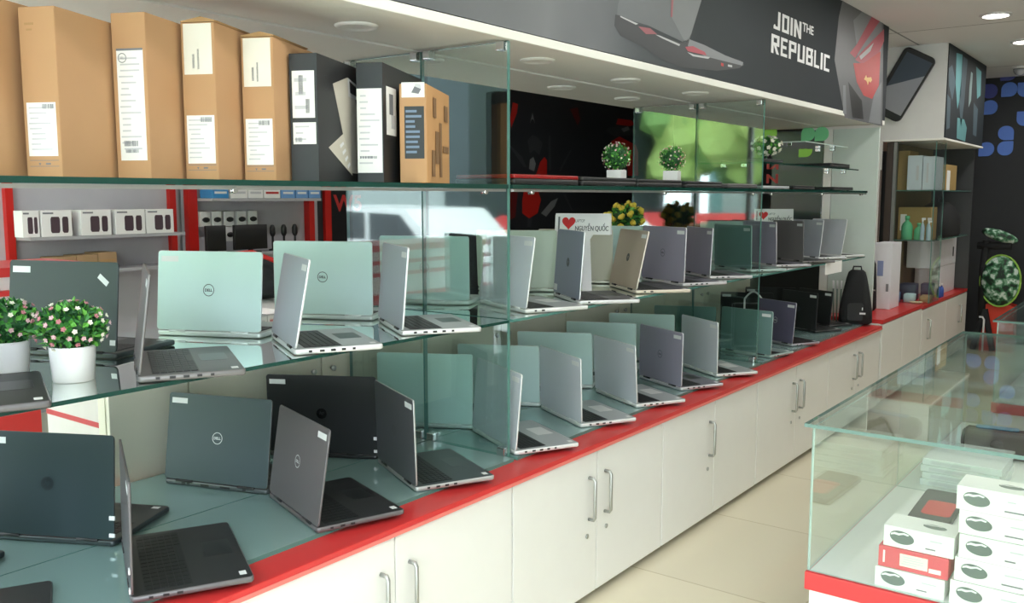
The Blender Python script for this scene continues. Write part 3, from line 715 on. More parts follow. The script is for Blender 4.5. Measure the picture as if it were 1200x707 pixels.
closed_laptop(-.17, 5.02, 1.7205, 0, .34, .24, .020, 'black', 'thin closed black laptop on the short shelf by the white flowers')
closed_laptop(-.17, 6.25, 1.7205, 0, .40, .25, .030, 'black', 'closed black laptop at the far end of the short shelf')

# ------------------------------------------------------------------ cartons on the upper shelf
def text_lines(mb, x0, x1, z0, z1, n, m, seed=0, face_y=-.0008):
    rnd = random.Random(seed); k = mb.mi(m); h = (z1 - z0) / n
    for i in range(n):
        zz = z1 - (i + .5) * h; a = x0 + rnd.uniform(0, .1) * (x1 - x0); b = x0 + rnd.uniform(.35, .95) * (x1 - x0)
        mb.f([mb.v((a, face_y, zz - h * .13)), mb.v((b, face_y, zz - h * .13)), mb.v((b, face_y, zz + h * .13)), mb.v((a, face_y, zz + h * .13))], k)
def bars(mb, x0, x1, z0, z1, m, seed=1, face_y=-.0009, n=14):
    rnd = random.Random(seed); k = mb.mi(m); w = (x1 - x0) / n
    for i in range(n):
        a = x0 + i * w; b = a + w * rnd.uniform(.3, .8)
        mb.f([mb.v((a, face_y, z0)), mb.v((b, face_y, z0)), mb.v((b, face_y, z1)), mb.v((a, face_y, z1))], k)
def carton(x, y, yaw, w, h, L, m, ms, label, flap=False, group='laptop cartons standing on the upper shelf'):
    """spine faces -Y (local), w across, L deep, h tall"""
    t = thing('laptop_carton', label, 'box', (x, y, ZU), R(yaw), group)
    b = MB(); b.box(-w / 2, w / 2, 0, L, 0, h, ms, .002)
    b.box(-w / 2 + .001, w / 2 - .001, -.0006, .0006, .002, h - .002, m)
    b.build('body', t)
    if flap:
        f = MB(); f.prism([(-w / 2, h + .001), (w / 2, h + .001), (w / 2 + .004, h + .004), (w * .1, h + .014), (-w / 2, h + .004)], .0, L * .5, CARDD, 'y'); f.build('lid_flap', t)
    return t
def label_(t, w, x0, x1, z0, z1, n=8, seed=1, bc=(), m=PAPER, name='label'):
    o = MB(); o.box(x0, x1, -.0014, -.0004, z0, z1, m); o = o.build(name, t)
    p = MB()
    if n: text_lines(p, x0 + .004, x1 - .004, z0 + (z1 - z0) * .08, z1 - (z1 - z0) * .05, n, INK, seed, -.0018)
    for (a, b, c, d) in bc: bars(p, x0 + (x1 - x0) * a, x0 + (x1 - x0) * b, z0 + (z1 - z0) * c, z0 + (z1 - z0) * d, INKD, seed, -.0019)
    if n or bc: p.build('print', o)
    return o
def iconstrip(t, w):
    o = MB(); xs = (-w / 2 + .007, w / 2 - .006)
    for z in (.025, .038): o.box(xs[0], xs[1], -.001, -.0004, z, z + .0012, INKD)
    o.prism([(-.014, .033), (-.008, .033), (-.011, .027)], -.001, -.0004, INKD, 'y'); o.box(.004, .016, -.001, -.0004, .029, .033, INKD)
    o.build('handling_marks', t)
t = carton(-0.202, 0.802, 26, .09, .385, .44, CARD, CARD, 'plain cardboard carton at the near end of the upper shelf, cut by the frame')
w = .085
t = carton(-0.181, 1.008, 26, .089, .371, .45, CARD, CARD, 'cardboard carton with one low white label, second from the near end')
label_(t, w, -.036, .036, .048, .165, 9, 3, [(.55, .95, .88, .97)]); iconstrip(t, w)
p = MB(); p.box(-.03, -.008, -.001, -.0004, .332, .337, CARDD); p.box(-.026, -.012, -.001, -.0004, .32, .324, CARDD); p.build('faint_print', t)
t = carton(-0.177, 1.22, 26, .089, .391, .45, CARD, CARD, 'cardboard carton with one tall white label and ring logo')
o = label_(t, w, -.033, .036, .045, .305, 16, 5, [(.15, .7, .13, .18), (.2, .7, .07, .1)])
MB().box(-.033, .036, -.0019, -.0012, .303, .308, INKD).build('label_band', o)
rg = MB(); ring_flat(rg, (-.018, -.0019, .286), (1, 0, 0), (0, 0, 1), .0096, .0114, INKD); add_text(rg, 'DELL', (-.026, -.0019, .283), (1, 0, 0), (0, 0, 1), .016, .006, INKD); rg.build('logo', o)
for (cx, cy, cw, ch, cf, lb, sd) in [(-0.148, 1.388, .09, .405, True, 'cardboard carton with two white labels and a loose top, beside the tall-label carton', 7), (-0.114, 1.541, .0887, .387, True, 'cardboard carton with two labels and raised flap, beside the black cartons', 9)]:
    t = carton(cx, cy, 26.5, cw, ch - .015, .45, CARD, CARD, lb, cf)
    label_(t, cw, -.038, .038, ch - .142, ch - .018, 0, sd, [(.3, .38, .12, .4), (.48, .54, .1, .5)], mat('cream_label', (236, 232, 220), .6)); label_(t, cw, -.037, .038, .042, .162, 9, sd + 1, [(.5, .92, .86, .96)]); iconstrip(t, cw)
t = carton(-0.07, 1.656, 25.5, .0805, .341, .42, BLKBOX, BLKBOX2, 'black carton with a silver laptop printed on its side')
label_(t, .081, -.032, .032, .17, .295, 3, 11, [(.3, .5, .5, .9), (.6, .78, .1, .4)]); label_(t, .081, -.032, .034, .1, .158, 3, 12, [(.1, .4, .1, .3)])
sp = MB(); xs = .0409                                # the wide printed side (local +X)
_yw = R(25.5); _n = Vector((math.cos(_yw), math.sin(_yw), 0)); _o = Vector((-.07, 1.656, ZU))
def spx(u, v):
    d = _M @ Vector((u - 600, -(v - 353.5), -FPX)); tt = ((_o + _n * xs) - CAM).dot(_n) / d.dot(_n); q = CAM + d * tt - _o
    return (-q.x * math.sin(_yw) + q.y * math.cos(_yw), q.z)
def side(pts, m, dx=0.0):
    k = sp.mi(m); sp.f([sp.v((xs + dx, a, b)) for a, b in pts], k)
CHAMP = mat('print_champagne', (196, 190, 178), .5)
side([spx(*q) for q in ((390, 98), (407, 91), (413, 96), (420, 140), (420, 204), (413, 203), (402, 157))], CHAMP)
side([spx(*q) for q in ((385, 173), (402, 157), (412, 190), (413, 206))], mat('print_champagne_deck', (206, 200, 186), .5), .0004)
side([spx(*q) for q in ((407, 91), (419, 101), (419, 118), (408, 113))], mat('print_pale_grey', (206, 206, 206), .4), .0006); side([spx(*q) for q in ((409, 95), (418, 104), (418, 114), (410, 109))], BLKBOX2, .0009)
for i in range(4): side([spx(*q) for q in ((398 + i * 3, 170 + i * 8), (402 + i * 2.5, 166 + i * 8), (403 + i * 2.5, 169 + i * 8), (399 + i * 3, 174 + i * 8))], P_WHITE, .0008)
ring_flat(sp, (xs + .0006, .055, .27), (0, 1, 0), (0, 0, 1), .018, .02, BLKBOX); add_text(sp, 'hp', (xs + .0006, .045, .258), (0, 1, 0), (0, .1, 1), .02, .026, BLKBOX)
sp.build('side_picture', t)
t = carton(-0.065, 1.897, 26, .0805, .344, .40, BLKBOX, BLKBOX2, 'black carton with a tall white label, between the printed one and the small cardboard box')
label_(t, .081, -.039, .037, .028, .27, 12, 15, [(.1, .8, .17, .2)])
sp = MB(); sp.box(.0402, .0412, .03, .12, .14, .28, PAPER); sp.box(.0412, .0418, .055, .09, .2, .26, INKD); sp.box(.0412, .0418, .07, .105, .16, .2, INK); sp.build('side_label', t)
t = carton(-0.012, 2.023, 29, .083, .292, .33, CARD, mat('cardboard_side', (206, 158, 106), .8), 'small cardboard box with a laptop picture label beside the first glass partition')  # box sides a little more orange than the front
o = label_(t, .088, -.034, .036, .252, .296, 0, 17); lp = MB(); lp.prism([(-.004, .266), (.018, .262), (.026, .276), (.006, .284)], -.0022, -.0016, INKD, 'y'); lp.prism([(.006, .284), (.026, .276), (.024, .290), (.008, .292)], -.0022, -.0016, INK, 'y'); lp.build('laptop_picture', o)
o = MB().box(-.026, .034, -.0014, -.0004, .072, .226, BLKBOX).build('printed_panel', t)
p = MB(); rnd = random.Random(3)
for i in range(9): z = .088 + i * .015; p.box(-.022, rnd.uniform(.005, .03), -.002, -.0014, z, z + .007, mat('print_blue_grey', (120, 140, 164), .6))
p.build('print', o)
sp = MB()
for (a, b, c, d) in [(.06, .10, .02, .10), (.11, .16, .06, .16), (.17, .2, .02, .19), (.22, .30, .1, .12), (.08, .12, .2, .26), (.24, .29, .2, .25)]: sp.box(.0438, .0448, a, b, c, d, mat('print_brown', (138, 104, 70), .7))
sp.build('side_print', t)

# ------------------------------------------------------------------ potted flowers
LEAF = mat('leaf_green', (62, 132, 58), .5, var=.3, scale=20); LEAF2 = mat('leaf_bright', (104, 176, 72), .5, var=.2, scale=20); LEAFD = mat('leaf_deep', (36, 88, 46), .5, var=.2)
PINK = mat('flower_pink', (228, 190, 196), .6, var=.1); CREAM = mat('flower_cream', (240, 236, 222), .6); YEL = mat('flower_yellow', (240, 212, 78), .6, var=.1); ROSE = mat('flower_rose', (204, 138, 146), .6)
def flower(mb, p, n, r, m):
    n = Vector(n).normalized()
    if m is YEL or r > .02:                       # a full round bloom
        for q in range(5): mb.ico(Vector(p) + Vector((random.uniform(-1, 1), random.uniform(-1, 1), random.uniform(-1, 1))) * r * .35, r * .55, m, 1, .1)
        return
    a = n.orthogonal().normalized(); b = n.cross(a)
    for i in range(5):
        an = i * 2 * math.pi / 5
        d = (a * math.cos(an) + b * math.sin(an)) * .8 + n * .6
        mb.leaf(Vector(p), d, n, r, r * .9, m)
    mb.ico(Vector(p) + n * r * .3, r * .36, m, 1)
def plant(name, label, cat, x, y, z, pot, R0, zc, flower_mats, nl, nf, fr, flat=1.0, group=None, leafmats=(LEAF, LEAF2, LEAFD), leafL=.022, seed=1, dome=False):
    random.seed(seed)
    t = thing(name, label, cat, (x, y, z), 0.2, group)
    if pot[0] == 'round':
        r, h = pot[1], pot[2]
        MB().lathe([(r * .86, 0), (r * .9, .002), (r, h - .004), (r, h), (r * .92, h), (r * .9, h - .01)], WHITEPL, 32).build('pot', t)
    else:
        r, h = pot[1], pot[2]
        MB().box(-r, r, -r, r, 0, h, WHITEPL, .003).build('pot', t)
    f = MB(); f.ico((0, 0, zc), (R0 * .72, R0 * .72, R0 * .72 * flat), LEAFD, 2, .12)
    f.tube([(0, 0, h * .5), (0, 0, zc)], .006, LEAFD)
    for i in range(nl):
        n = Vector((random.gauss(0, 1), random.gauss(0, 1), random.gauss(.2 if dome else 0, 1))).normalized()
        rr = R0 * random.uniform(.66, .95)
        p = Vector((n.x * rr, n.y * rr, zc + n.z * rr * flat))
        if p.z < h * .8: continue
        d = (n + Vector((random.uniform(-.9, .9), random.uniform(-.9, .9), random.uniform(-.5, .9)))).normalized()
        f.leaf(p - d * leafL * .5, d, n, leafL * random.uniform(.7, 1.3), leafL * .6, random.choice(leafmats))
    f.build('foliage', t)
    fl = MB(); pts = []
    tries = 0
    while len(pts) < nf and tries < 5000:
        tries += 1
        n = Vector((random.gauss(0, 1), random.gauss(0, 1), random.gauss(.15 if dome else 0, 1))).normalized()
        p = Vector((n.x * R0, n.y * R0, zc + n.z * R0 * flat))
        if p.z < h * .9 or any((p - q).length < fr * 1.7 for q in pts): continue
        pts.append(p); flower(fl, p, n, fr, random.choice(flower_mats))
    o = fl.build('flowers', t); o['kind'] = 'stuff'
    return t
plant('potted_flower', 'bushy pink and white flowers in a round white pot beside the grey laptop', 'potted plant', -.178, 1.045, 1.1082, ('round', .05, .082), .080, .125, (PINK, CREAM, ROSE, CREAM, PINK), 620, 62, .0085, .72, 'pink flower pots at the near shelf end', seed=3, dome=True)
plant('potted_flower', 'bushy pink flowers in a white pot half hidden behind the front flower pot', 'potted plant', -.368, .985, 1.1082, ('round', .05, .082), .078, .125, (PINK, ROSE, CREAM), 560, 56, .0085, .72, 'pink flower pots at the near shelf end', seed=4, dome=True)
plant('flower_ball', 'round flower ball in a square white pot before the red picture, on closed laptops', 'potted plant', -.13, 3.425, 1.6040, ('sq', .034, .04), .062, .095, (PINK, CREAM, ROSE), 420, 60, .0065, 1, 'flower balls on the upper shelf', seed=5, leafL=.016)
plant('flower_ball', 'round flower ball in a taller square white pot before the second partition', 'potted plant', -.13, 3.945, 1.6020, ('sq', .035, .05), .062, .105, (PINK, CREAM, ROSE), 420, 60, .0065, 1, 'flower balls on the upper shelf', seed=6, leafL=.016)
plant('yellow_flower_pot', 'yellow rose bunch in a white pot behind the gold laptop', 'potted plant', -.655, 4.42, 1.1082, ('round', .06, .2), .10, .305, (YEL,), 200, 30, .026, .8, None, seed=8, leafL=.04, dome=True)
plant('white_flower_pot', 'cream white flower bunch in a blue pot on the short shelf', 'potted plant', -.22, 5.36, 1.7205, ('sq', .03, .03), .085, .115, (CREAM,), 200, 44, .0195, .6, None, seed=9, leafL=.03, dome=True)

# heart signs
def heart(mb, c, s, m, ex=(1, 0, 0), y=-.0):
    pts = []
    for i in range(36):
        a = 2 * math.pi * i / 36
        pts.append((c[0] + s * 16 * math.sin(a) ** 3 / 16, y, c[1] + s * (13 * math.cos(a) - 5 * math.cos(2 * a) - 2 * math.cos(3 * a) - math.cos(4 * a)) / 15))
    mb.f([mb.v(p) for p in pts], mb.mi(m))
SIGNW = mat('sign_white_card', (248, 248, 250), .35); SIGNI = mat('sign_grey_lettering', (96, 98, 108), .6); HEART = mat('heart_red', (214, 40, 44), .5)
def heart_sign(x, y, z, rz, label, H, W, hh):
    t = thing('heart_sign', label, 'sign', (x, y, z), R(rz), 'folded heart signs on the middle shelf')
    rad = math.atan2(.075, H)
    fr_ = MB().prism([(-W / 2, H - hh), (-.012, H - hh), (.0, H - hh - .02), (.012, 0), (.055, 0), (.036, H - hh - .02), (.05, H - hh), (W / 2, H - hh), (W / 2, H - .008), (W / 2 - .008, H), (-W / 2 + .008, H), (-W / 2, H - .008)], -.003, 0, SIGNW, 'y')
    f = fr_.build('front_panel', t, (0, -.075, 0), (-rad, 0, 0))
    bk = MB().prism([(-W / 2, H - hh * 1.3), (-W / 2 + .03, 0), (-W / 2 + .07, 0), (-W / 2 + .06, H - hh), (W / 2, H - hh), (W / 2, H), (-W / 2, H)], 0, .003, SIGNW, 'y')
    bk.build('back_panel', t, (0, .075, 0), (rad, 0, 0))
    g = MB(); q = -.0036
    add_text(g, 'I', (-W / 2 + .014, q, H - hh + .02), (1, 0, 0), (0, 0, 1), .008, hh - .035, INKD, .03); heart(g, (-W / 2 + .062, H - hh / 2 + .006), .030, HEART, y=q)
    k = W / .27
    add_text(g, 'LAPTOP', (-W / 2 + .10 * k, q, H - hh * .42), (1, 0, 0), (0, 0, 1), .045 * k, hh * .14, INKD); add_text(g, 'NGUYỄN QUỐC', (-W / 2 + .10 * k, q, H - hh * .86), (1, 0, 0), (0, 0, 1), .160 * k, hh * .40, SIGNI, .0, .0006)
    g.build('lettering', f)
    return t
heart_sign(-.30, 3.43, 1.1082, 22, 'white folded sign with a red heart between the blue grey and gold laptops', .355, .25, .095)
heart_sign(-.45, 6.12, 1.1082, 22, 'small white heart sign above the grey laptops in the far bay', .345, .26, .10)

# ------------------------------------------------------------------ glass showcases on the aisle's other side
CASEW = mat('case_white_laminate', (238, 238, 236), .35); CASER = mat('case_red_band', (214, 62, 66), .35); CASEF = mat('case_floor_white', (232, 234, 232), .4)
def showcase(x0, x1, y0, y1, label, parts_y):
    t = thing('glass_showcase', label, 'display case', (x0, y0, 0), 0, 'low glass showcases'); w = x1 - x0; d = y1 - y0
    MB().box(.012, w - .012, .012, d - .012, 0, .418, CASEW).build('cabinet_base', t)
    MB().box(0, w, 0, d, .419, .472, CASER, .004).build('red_band', t)
    MB().box(.012, w - .012, .012, d - .012, .4721, .475, CASEF).build('case_floor', t)
    ze = .892
    for nm, (a, b, c, e) in dict(front=(.006, w - .006, .005, .011), back=(.006, w - .006, d - .011, d - .005), left=(.005, .011, .012, d - .012), right=(w - .011, w - .005, .012, d - .012)).items():
        MB().box(a, b, c, e, .4755, ze, CLEAR, edge=GEDGEL, edge_axes=('xz' if nm in ('front', 'back') else 'yz')).build('glass_side', t)
    for py in parts_y: MB().box(.013, w - .013, py - y0 - .003, py - y0 + .003, .4755, ze - .001, CLEAR, edge=GEDGEL, edge_axes='xz').build('glass_divider', t)
    MB().box(-.012, w + .012, -.012, d + .012, ze + .0005, ze + .0105, CLEAR, edge=CEDGE, edge_axes='xy').build('glass_top', t)
    return t
showcase(1.055, 2.45, 2.478, 4.63, 'low glass showcase with stacked mouse boxes, nearest in the aisle', [3.43])
showcase(1.10, 2.45, 5.165, 7.3, 'second low glass showcase farther down the aisle', [6.2])
ZK = .4755
GREYP = mat('mouse_print_grey', (98, 110, 108), .4)
def mouse_shape(mb, c, ex, ey, s, n):
    """flat printed mouse: dark oval with a pale highlight"""
    c = Vector(c); ex = Vector(ex); ey = Vector(ey); n = Vector(n)
    def poly(f, m, off):
        mb.f([mb.v(c + ex * a * s + ey * b * s + n * off) for a, b in f], mb.mi(m))
    P = []
    for i in range(28):
        a = 2 * math.pi * i / 28; P.append((math.cos(a) * (1 + .06 * math.cos(a)), .58 * math.sin(a) - .08 * math.cos(a)))
    poly(P, GREYP, .0004)
    poly([(-.86, .10), (-.55, .20), (-.2, .16), (.2, .30), (.55, .22), (.66, .34), (.25, .46), (-.2, .36), (-.55, .40), (-.85, .26)], P_WHITE, .0008)
def mouse_box(x, y, z, w, d, h, label, body=PAPER, rz=0, group='boxed mice stacked in the glass showcase', red=False, top=True):
    t = thing('mouse_box', label, 'box', (x, y, z), R(rz), group)
    MB().box(0, w, 0, d, 0, h - .0006, body, .0015).build('body', t)
    p = MB()
    if red:
        MB().box(.055, .125, -.0008, -.0001, .012, h - .012, mat('cream_label', (236, 232, 220), .6)).build('label', t)
        p.box(.128, .158, -.0007, -.0001, .010, .022, P_WHITE); p.box(.012, .017, -.0007, -.0001, .012, h - .012, P_WHITE); text_lines(p, .06, .12, .016, h - .016, 4, INK, 5, -.0014)
    else:
        mouse_shape(p, (.045, -.0003, h * .52), (1, 0, 0), (0, 0, 1), .031, (0, -1, 0))
        if top: mouse_shape(p, (w - .06, d * .5, h - .0005), (1, 0, 0), (0, 1, 0), .03, (0, 0, 1))
        text_lines(p, .115, .165, h * .52, h * .75, 1, INK, int(x * 1000) % 17, -.0006); text_lines(p, .105, .168, h * .12, h * .36, 1, INKD, int(z * 1000) % 13, -.0006)
    p.build('print', t)
    return t
L3 = ['bottom white mouse box of the short stack, under the red one', 'red mouse box in the middle of the short stack', 'white mouse box on top of the red one in the short stack']
for i, (dx, h) in enumerate(((-.006, .055), (.0, .058), (.01, .058))):
    mouse_box(1.247 + dx, 2.497 + .004 * i, ZK + (0, .0555, .114)[i], .175, .11, h, L3[i], PAPER if i != 1 else mat('carton_red_pink', (222, 84, 98), .5), 0, red=(i == 1))
L5 = ['bottom white mouse box of the tall stack', 'second white mouse box from the bottom of the tall stack', 'middle white mouse box of the tall stack', 'white mouse box just under the topmost of the tall stack', 'topmost white mouse box of the tall stack']
for i, dx in enumerate((-.004, .004, .012, .008, .0)):
    mouse_box(1.432 + dx, 2.499 + .003 * (i % 2), ZK + i * .0637, .175, .115, .0632, L5[i], top=(i == 4))
t = thing('flat_case', 'dark grey flat case with a red patch lying on the showcase floor', 'case', (1.255, 3.06, ZK), R(2))
MB().rprism(.13, .34, .001, .022, mat('case_charcoal', (70, 66, 72), .5), .015, .004, .0, .17).build('shell', t)
MB().rprism(.09, .16, .022, .0226, mat('case_red_patch', (200, 56, 64), .5), .02, .0002, .01, .13).build('red_patch', t)
for i, (lb) in enumerate(('lowest clear-wrapped flat box behind the divider of the showcase', 'second clear-wrapped flat box behind the divider of the showcase', 'third clear-wrapped flat box behind the divider of the showcase', 'topmost clear-wrapped flat box behind the divider of the showcase')):
    t = thing('flat_box', lb, 'box', (1.13 + .006 * (i % 2), 3.50, ZK + i * .0255), 0, 'flat wrapped boxes in the showcase')
    MB().box(0, .26, 0, .30, 0, .0248, mat('wrapped_white', (222, 226, 226), .2), .003).build('body', t)
    MB().box(.03, .16, -.0008, -.0001, .006, .018, INK).build('label', t)
t = thing('tablet_pouch', 'dark brown tablet pouch with a blue top edge behind the wrapped boxes', 'pouch', (1.30, 4.02, ZK), R(8))
MB().rprism(.26, .2, .001, .09, mat('pouch_brown', (74, 62, 62), .6), .03, .02, 0, .1).build('body', t)
MB().rprism(.16, .05, .0901, .096, mat('pouch_blue', (92, 150, 190), .4), .01, .002, 0, .16).build('top_strip', t)
for x, y, lb, c in [(1.42, 5.6, 'blue box inside the second showcase', (92, 120, 170)), (1.75, 5.5, 'pale box inside the second showcase', (206, 210, 216)), (1.55, 6.5, 'dark box inside the second showcase', (60, 70, 84))]:
    t = thing('display_box', lb, 'box', (x, y, ZK), R(5)); MB().box(0, .2, 0, .16, 0, .14, mat('display_' + lb.split()[0], c, .5), .003).build('body', t); MB().box(.02, .18, -.0008, -.0001, .03, .11, PAPER).build('label', t)

# ------------------------------------------------------------------ far counter, its glass cabinet and the white bulkhead over it
struct(MB().box(-.9, .22, 8.0, 9.62, 2.0, ZC, WALLW), 'trim_1')
struct(MB().box(-.91, .235, 7.985, 9.635, 1.985, 2.0, SOFFIT), 'trim_2')
TEALP = mat('teal_poster_ground', (24, 34, 40), .7)
t = thing('teal_poster', 'dark poster with pale teal streaks on the side of the white bulkhead', 'poster', (.2205, 8.0, 2.0))
MB().box(0, .008, .01, 1.61, .005, .745, TEALP).build('board', t)
TI = Matrix.Translation((-.2205, -8.0, -2.0)); tp = MB(); xt = .2293
T1 = mat('poster_teal', (96, 150, 154), .7); T2 = mat('poster_slate', (70, 88, 98), .7); T3 = mat('poster_pale', (150, 176, 178), .7)
for pts, m in [(((1121, 62), (1128, 64), (1126, 110), (1122, 128), (1120, 100)), T1), (((1129, 66), (1134, 70), (1130, 120), (1126, 150), (1124, 120)), T2), (((1138, 84), (1140, 86), (1138, 118), (1135, 126), (1136, 104)), T3),
               (((1112, 80), (1116, 76), (1120, 96), (1116, 118), (1112, 100)), T2), (((1122, 138), (1130, 140), (1133, 150), (1131, 166), (1121, 162)), T1), (((1144, 78), (1150, 84), (1149, 112), (1145, 116)), T1), (((1110, 110), (1114, 116), (1113, 150), (1109, 152)), T2), (((1141, 120), (1146, 128), (1144, 160), (1140, 158)), T2)]:
    poly_on(tp, pts, .2293, m, TI)
tp.build('picture_print', t)
t = thing('tablet_sign', 'large tilted black tablet-shaped sign on the white bulkhead', 'sign', (-.105, 7.999, 2.44), 0)
tm = MB(); tm.M = Matrix.Rotation(R(29), 4, 'Y') @ Matrix.Rotation(R(90), 4, 'X')
tm.rprism(.27, .56, .0, .05, mat('tablet_black', (34, 35, 38), .4), .045, .008); tm.build('body', t)
sm = MB(); sm.M = Matrix.Rotation(R(29), 4, 'Y')
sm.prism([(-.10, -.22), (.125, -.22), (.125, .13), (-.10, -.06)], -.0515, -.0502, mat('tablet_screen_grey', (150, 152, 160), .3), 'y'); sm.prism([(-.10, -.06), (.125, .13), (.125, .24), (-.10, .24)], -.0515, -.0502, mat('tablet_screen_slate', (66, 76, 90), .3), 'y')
sm.build('screen', t)
for y0, y1, lb, zt in [(6.76, 7.94, 'far counter section with a white front, beside the end of the laptop counter', .65), (7.95, 9.80, 'farthest counter section with bar handles, by the camouflage chair', .635)]:
    t = thing('far_counter', lb, 'counter', (0, y0, 0), 0, 'red topped counters beyond the laptop display'); d = y1 - y0
    MB().box(-.8, .125, .002, d - .002, .04, zt - .03, WHITE).build('carcass', t); MB().box(-.75, .09, .01, d - .01, 0, .04, TOE).build('plinth', t)
    MB().box(-.82, .142, 0, d, zt - .0295, zt, RED, .003).build('red_top', t)
    n = 2
    for k in range(n):
        dr = MB().box(.1255, .14, k * d / n + .004, (k + 1) * d / n - .004, .05, zt - .036, WHITE, .002).build('door', t)
        if y0 > 7: 
            hy = (k + .5) * d / n - (.25 if k == 0 else -.1); MB().tube([(.14, hy, .34), (.165, hy, .34), (.165, hy, .50), (.14, hy, .50)], .007, STEEL, 8).build('handle', dr)
# white corner post and brown upright by the pale end board
t = thing('corner_post', 'white post with a metal channel beside the pale end board', 'post', (-.235, 7.86, .65)); 
MB().box(-.055, .01, 0, .07, 0, 1.334, WHITE).build('post_body', t); MB().box(.0105, .018, .02, .05, .5, 1.1, mat('channel_brown', (122, 104, 98), .4, .4)).build('metal_channel', t)
t = thing('display_cabinet', 'tall glass cabinet of boxes and bottles on the far counter', 'display cabinet', (0, 8.02, .65), 0)
WOODD = mat('dark_wood_post', (70, 60, 54), .5)
CY = 1.57
MB().box(-.215, -.165, 0, .05, 0, 1.33, WOODD).build('post', t); MB().box(-.16, -.135, 0, .04, 0, 1.33, STEEL).build('metal_strip', t)
MB().box(-.215, -.19, .06, CY, 0, 1.33, mat('cabinet_back_olive', (112, 98, 70), .7)).build('back_board', t)
for z in (.52, .935): MB().box(-.185, .16, .05, CY, z - .008, z, CLEAR, edge=GEDGE, edge_axes='xy').build('shelf', t)
MB().box(-.13, .165, .0, .006, 0, 1.33, CLEAR, edge=GEDGE, edge_axes='xz').build('front_glass', t)
MB().box(.166, .172, .0, .35, 0, 1.33, CLEAR, edge=GEDGE, edge_axes='yz').build('side_glass', t)
MB().box(-.215, .172, 1.58, 1.60, 0, 1.33, mat('cabinet_end_dark', (58, 60, 62), .6)).build('end_board', t)
z1, z2 = .65 + .5205, .65 + .9355
def simple_box(name, label, cat, x0, x1, y0, y1, z, h, m, lab=None, group=None, slot=False):
    t = thing(name, label, cat, (x0, y0, z), 0, group); MB().box(0, x1 - x0, 0, y1 - y0, 0, h, m, .004).build('body', t)
    if lab: MB().box(lab[0], lab[1], -.0012, -.0002, lab[2], lab[3], PAPER).build('label', t)
    if slot: MB().box(x1 - x0 + .0002, x1 - x0 + .0012, *slot, BLACK).build('hand_slot', t)
    return t
OLIVE = mat('old_cardboard', (166, 138, 84), .8)
simple_box('cardboard_box', 'narrow upright cardboard box by the dark post, on the top cabinet shelf', 'box', -.165, -.075, 8.20, 8.5, z2, .33, OLIVE, None, 'boxes in the far glass cabinet')
PALEB = mat('pale_blue_white_box', (208, 218, 226), .5)
t = simple_box('laptop_box', 'pale upright box leaning behind glass on the top cabinet shelf', 'box', -.065, .05, 8.10, 8.40, z2, .285, PALEB, None, 'boxes in the far glass cabinet'); MB().box(.07, .09, -.0012, -.0002, .08, .2, INK).build('print', t)
t = simple_box('laptop_box', 'second pale upright box beside the first on the top cabinet shelf', 'box', .055, .15, 8.10, 8.40, z2, .275, PALEB, None, 'boxes in the far glass cabinet'); MB().box(.03, .045, -.0012, -.0002, .06, .22, INK).build('print', t)
t = simple_box('cardboard_box', 'cardboard box with white labels past the pale boxes, on the top cabinet shelf', 'box', -.06, .15, 8.52, 8.95, z2, .22, OLIVE, (.05, .15, .01, .19), 'boxes in the far glass cabinet'); MB().box(.2102, .2112, .03, .16, .0, .17, PAPER).build('side_label', t)
simple_box('cardboard_box', 'wide cardboard box with a white label behind the green bottles', 'box', -.165, .10, 8.28, 8.50, z1, .27, OLIVE, (.02, .07, .07, .21), 'boxes in the far glass cabinet')
def bottle(x, y, z, h, r, m, label, group, capm=WHITEPL, spray=False):
    t = thing('spray_bottle' if spray else 'cleaner_bottle', label, 'bottle', (x, y, z), 0, group)
    MB().lathe([(r * .9, 0), (r, .006), (r, h * .55), (r * .75, h * .68), (r * .32, h * .78), (r * .32, h * .84)], m, 18).build('body', t)
    if spray:
        c = MB(); c.lathe([(r * .4, h * .84), (r * .4, h * .9)], capm, 14); c.box(-r * .5, r * 1.3, -r * .3, r * .3, h * .9, h, capm, .003); c.build('trigger', t)
    else: MB().lathe([(r * .42, h * .84), (r * .42, h)], capm, 14).build('cap', t)
GB = mat('bottle_green', (96, 190, 140), .25); CB = mat('bottle_clear_blue', (176, 200, 214), .15)
bottle(-.055, 8.14, z1, .20, .045, GB, 'tall green bottle on the lower cabinet shelf', 'bottles in the far glass cabinet', GB)
bottle(.035, 8.16, z1, .14, .038, GB, 'short green bottle beside the tall green one', 'bottles in the far glass cabinet', GB)
for i, (x, y) in enumerate(((.078, 8.09), (.115, 8.13), (.135, 8.06))): bottle(x, y, z1, .185 - .02 * (i == 2), .017, CB, ['clear spray bottle next to the green bottles', 'clear spray bottle in the middle of the three', 'clear spray bottle with white trigger by the black bag'][i], 'bottles in the far glass cabinet', WHITEPL, True)
def bag(name, label, cat, x, y, z, rz, secs, m, parts=()):
    """soft bag: rounded sections (z, half width, half depth, offset)"""
    t = thing(name, label, cat, (x, y, z), R(rz)); b = MB(); k = b.mi(m); rings = []
    for (zz, hw, hd, oy) in secs:
        ring = []
        for i in range(28):
            a = 2 * math.pi * i / 28; c, s = math.cos(a), math.sin(a); e = .55
            ring.append(b.v((hw * math.copysign(abs(c) ** e, c), oy + hd * math.copysign(abs(s) ** e, s), zz)))
        rings.append(ring)
    for a, c in zip(rings, rings[1:]):
        for i in range(28): b.f([a[i], a[(i + 1) % 28], c[(i + 1) % 28], c[i]], k, True)
    b.f(list(reversed(rings[0])), k); b.f(rings[-1], k); b.build('body', t)
    return t
FAB = mat('black_fabric', (26, 27, 30), .85, bump=.2, scale=60)
FAB2 = mat('black_fabric_trim', (40, 41, 44), .7)
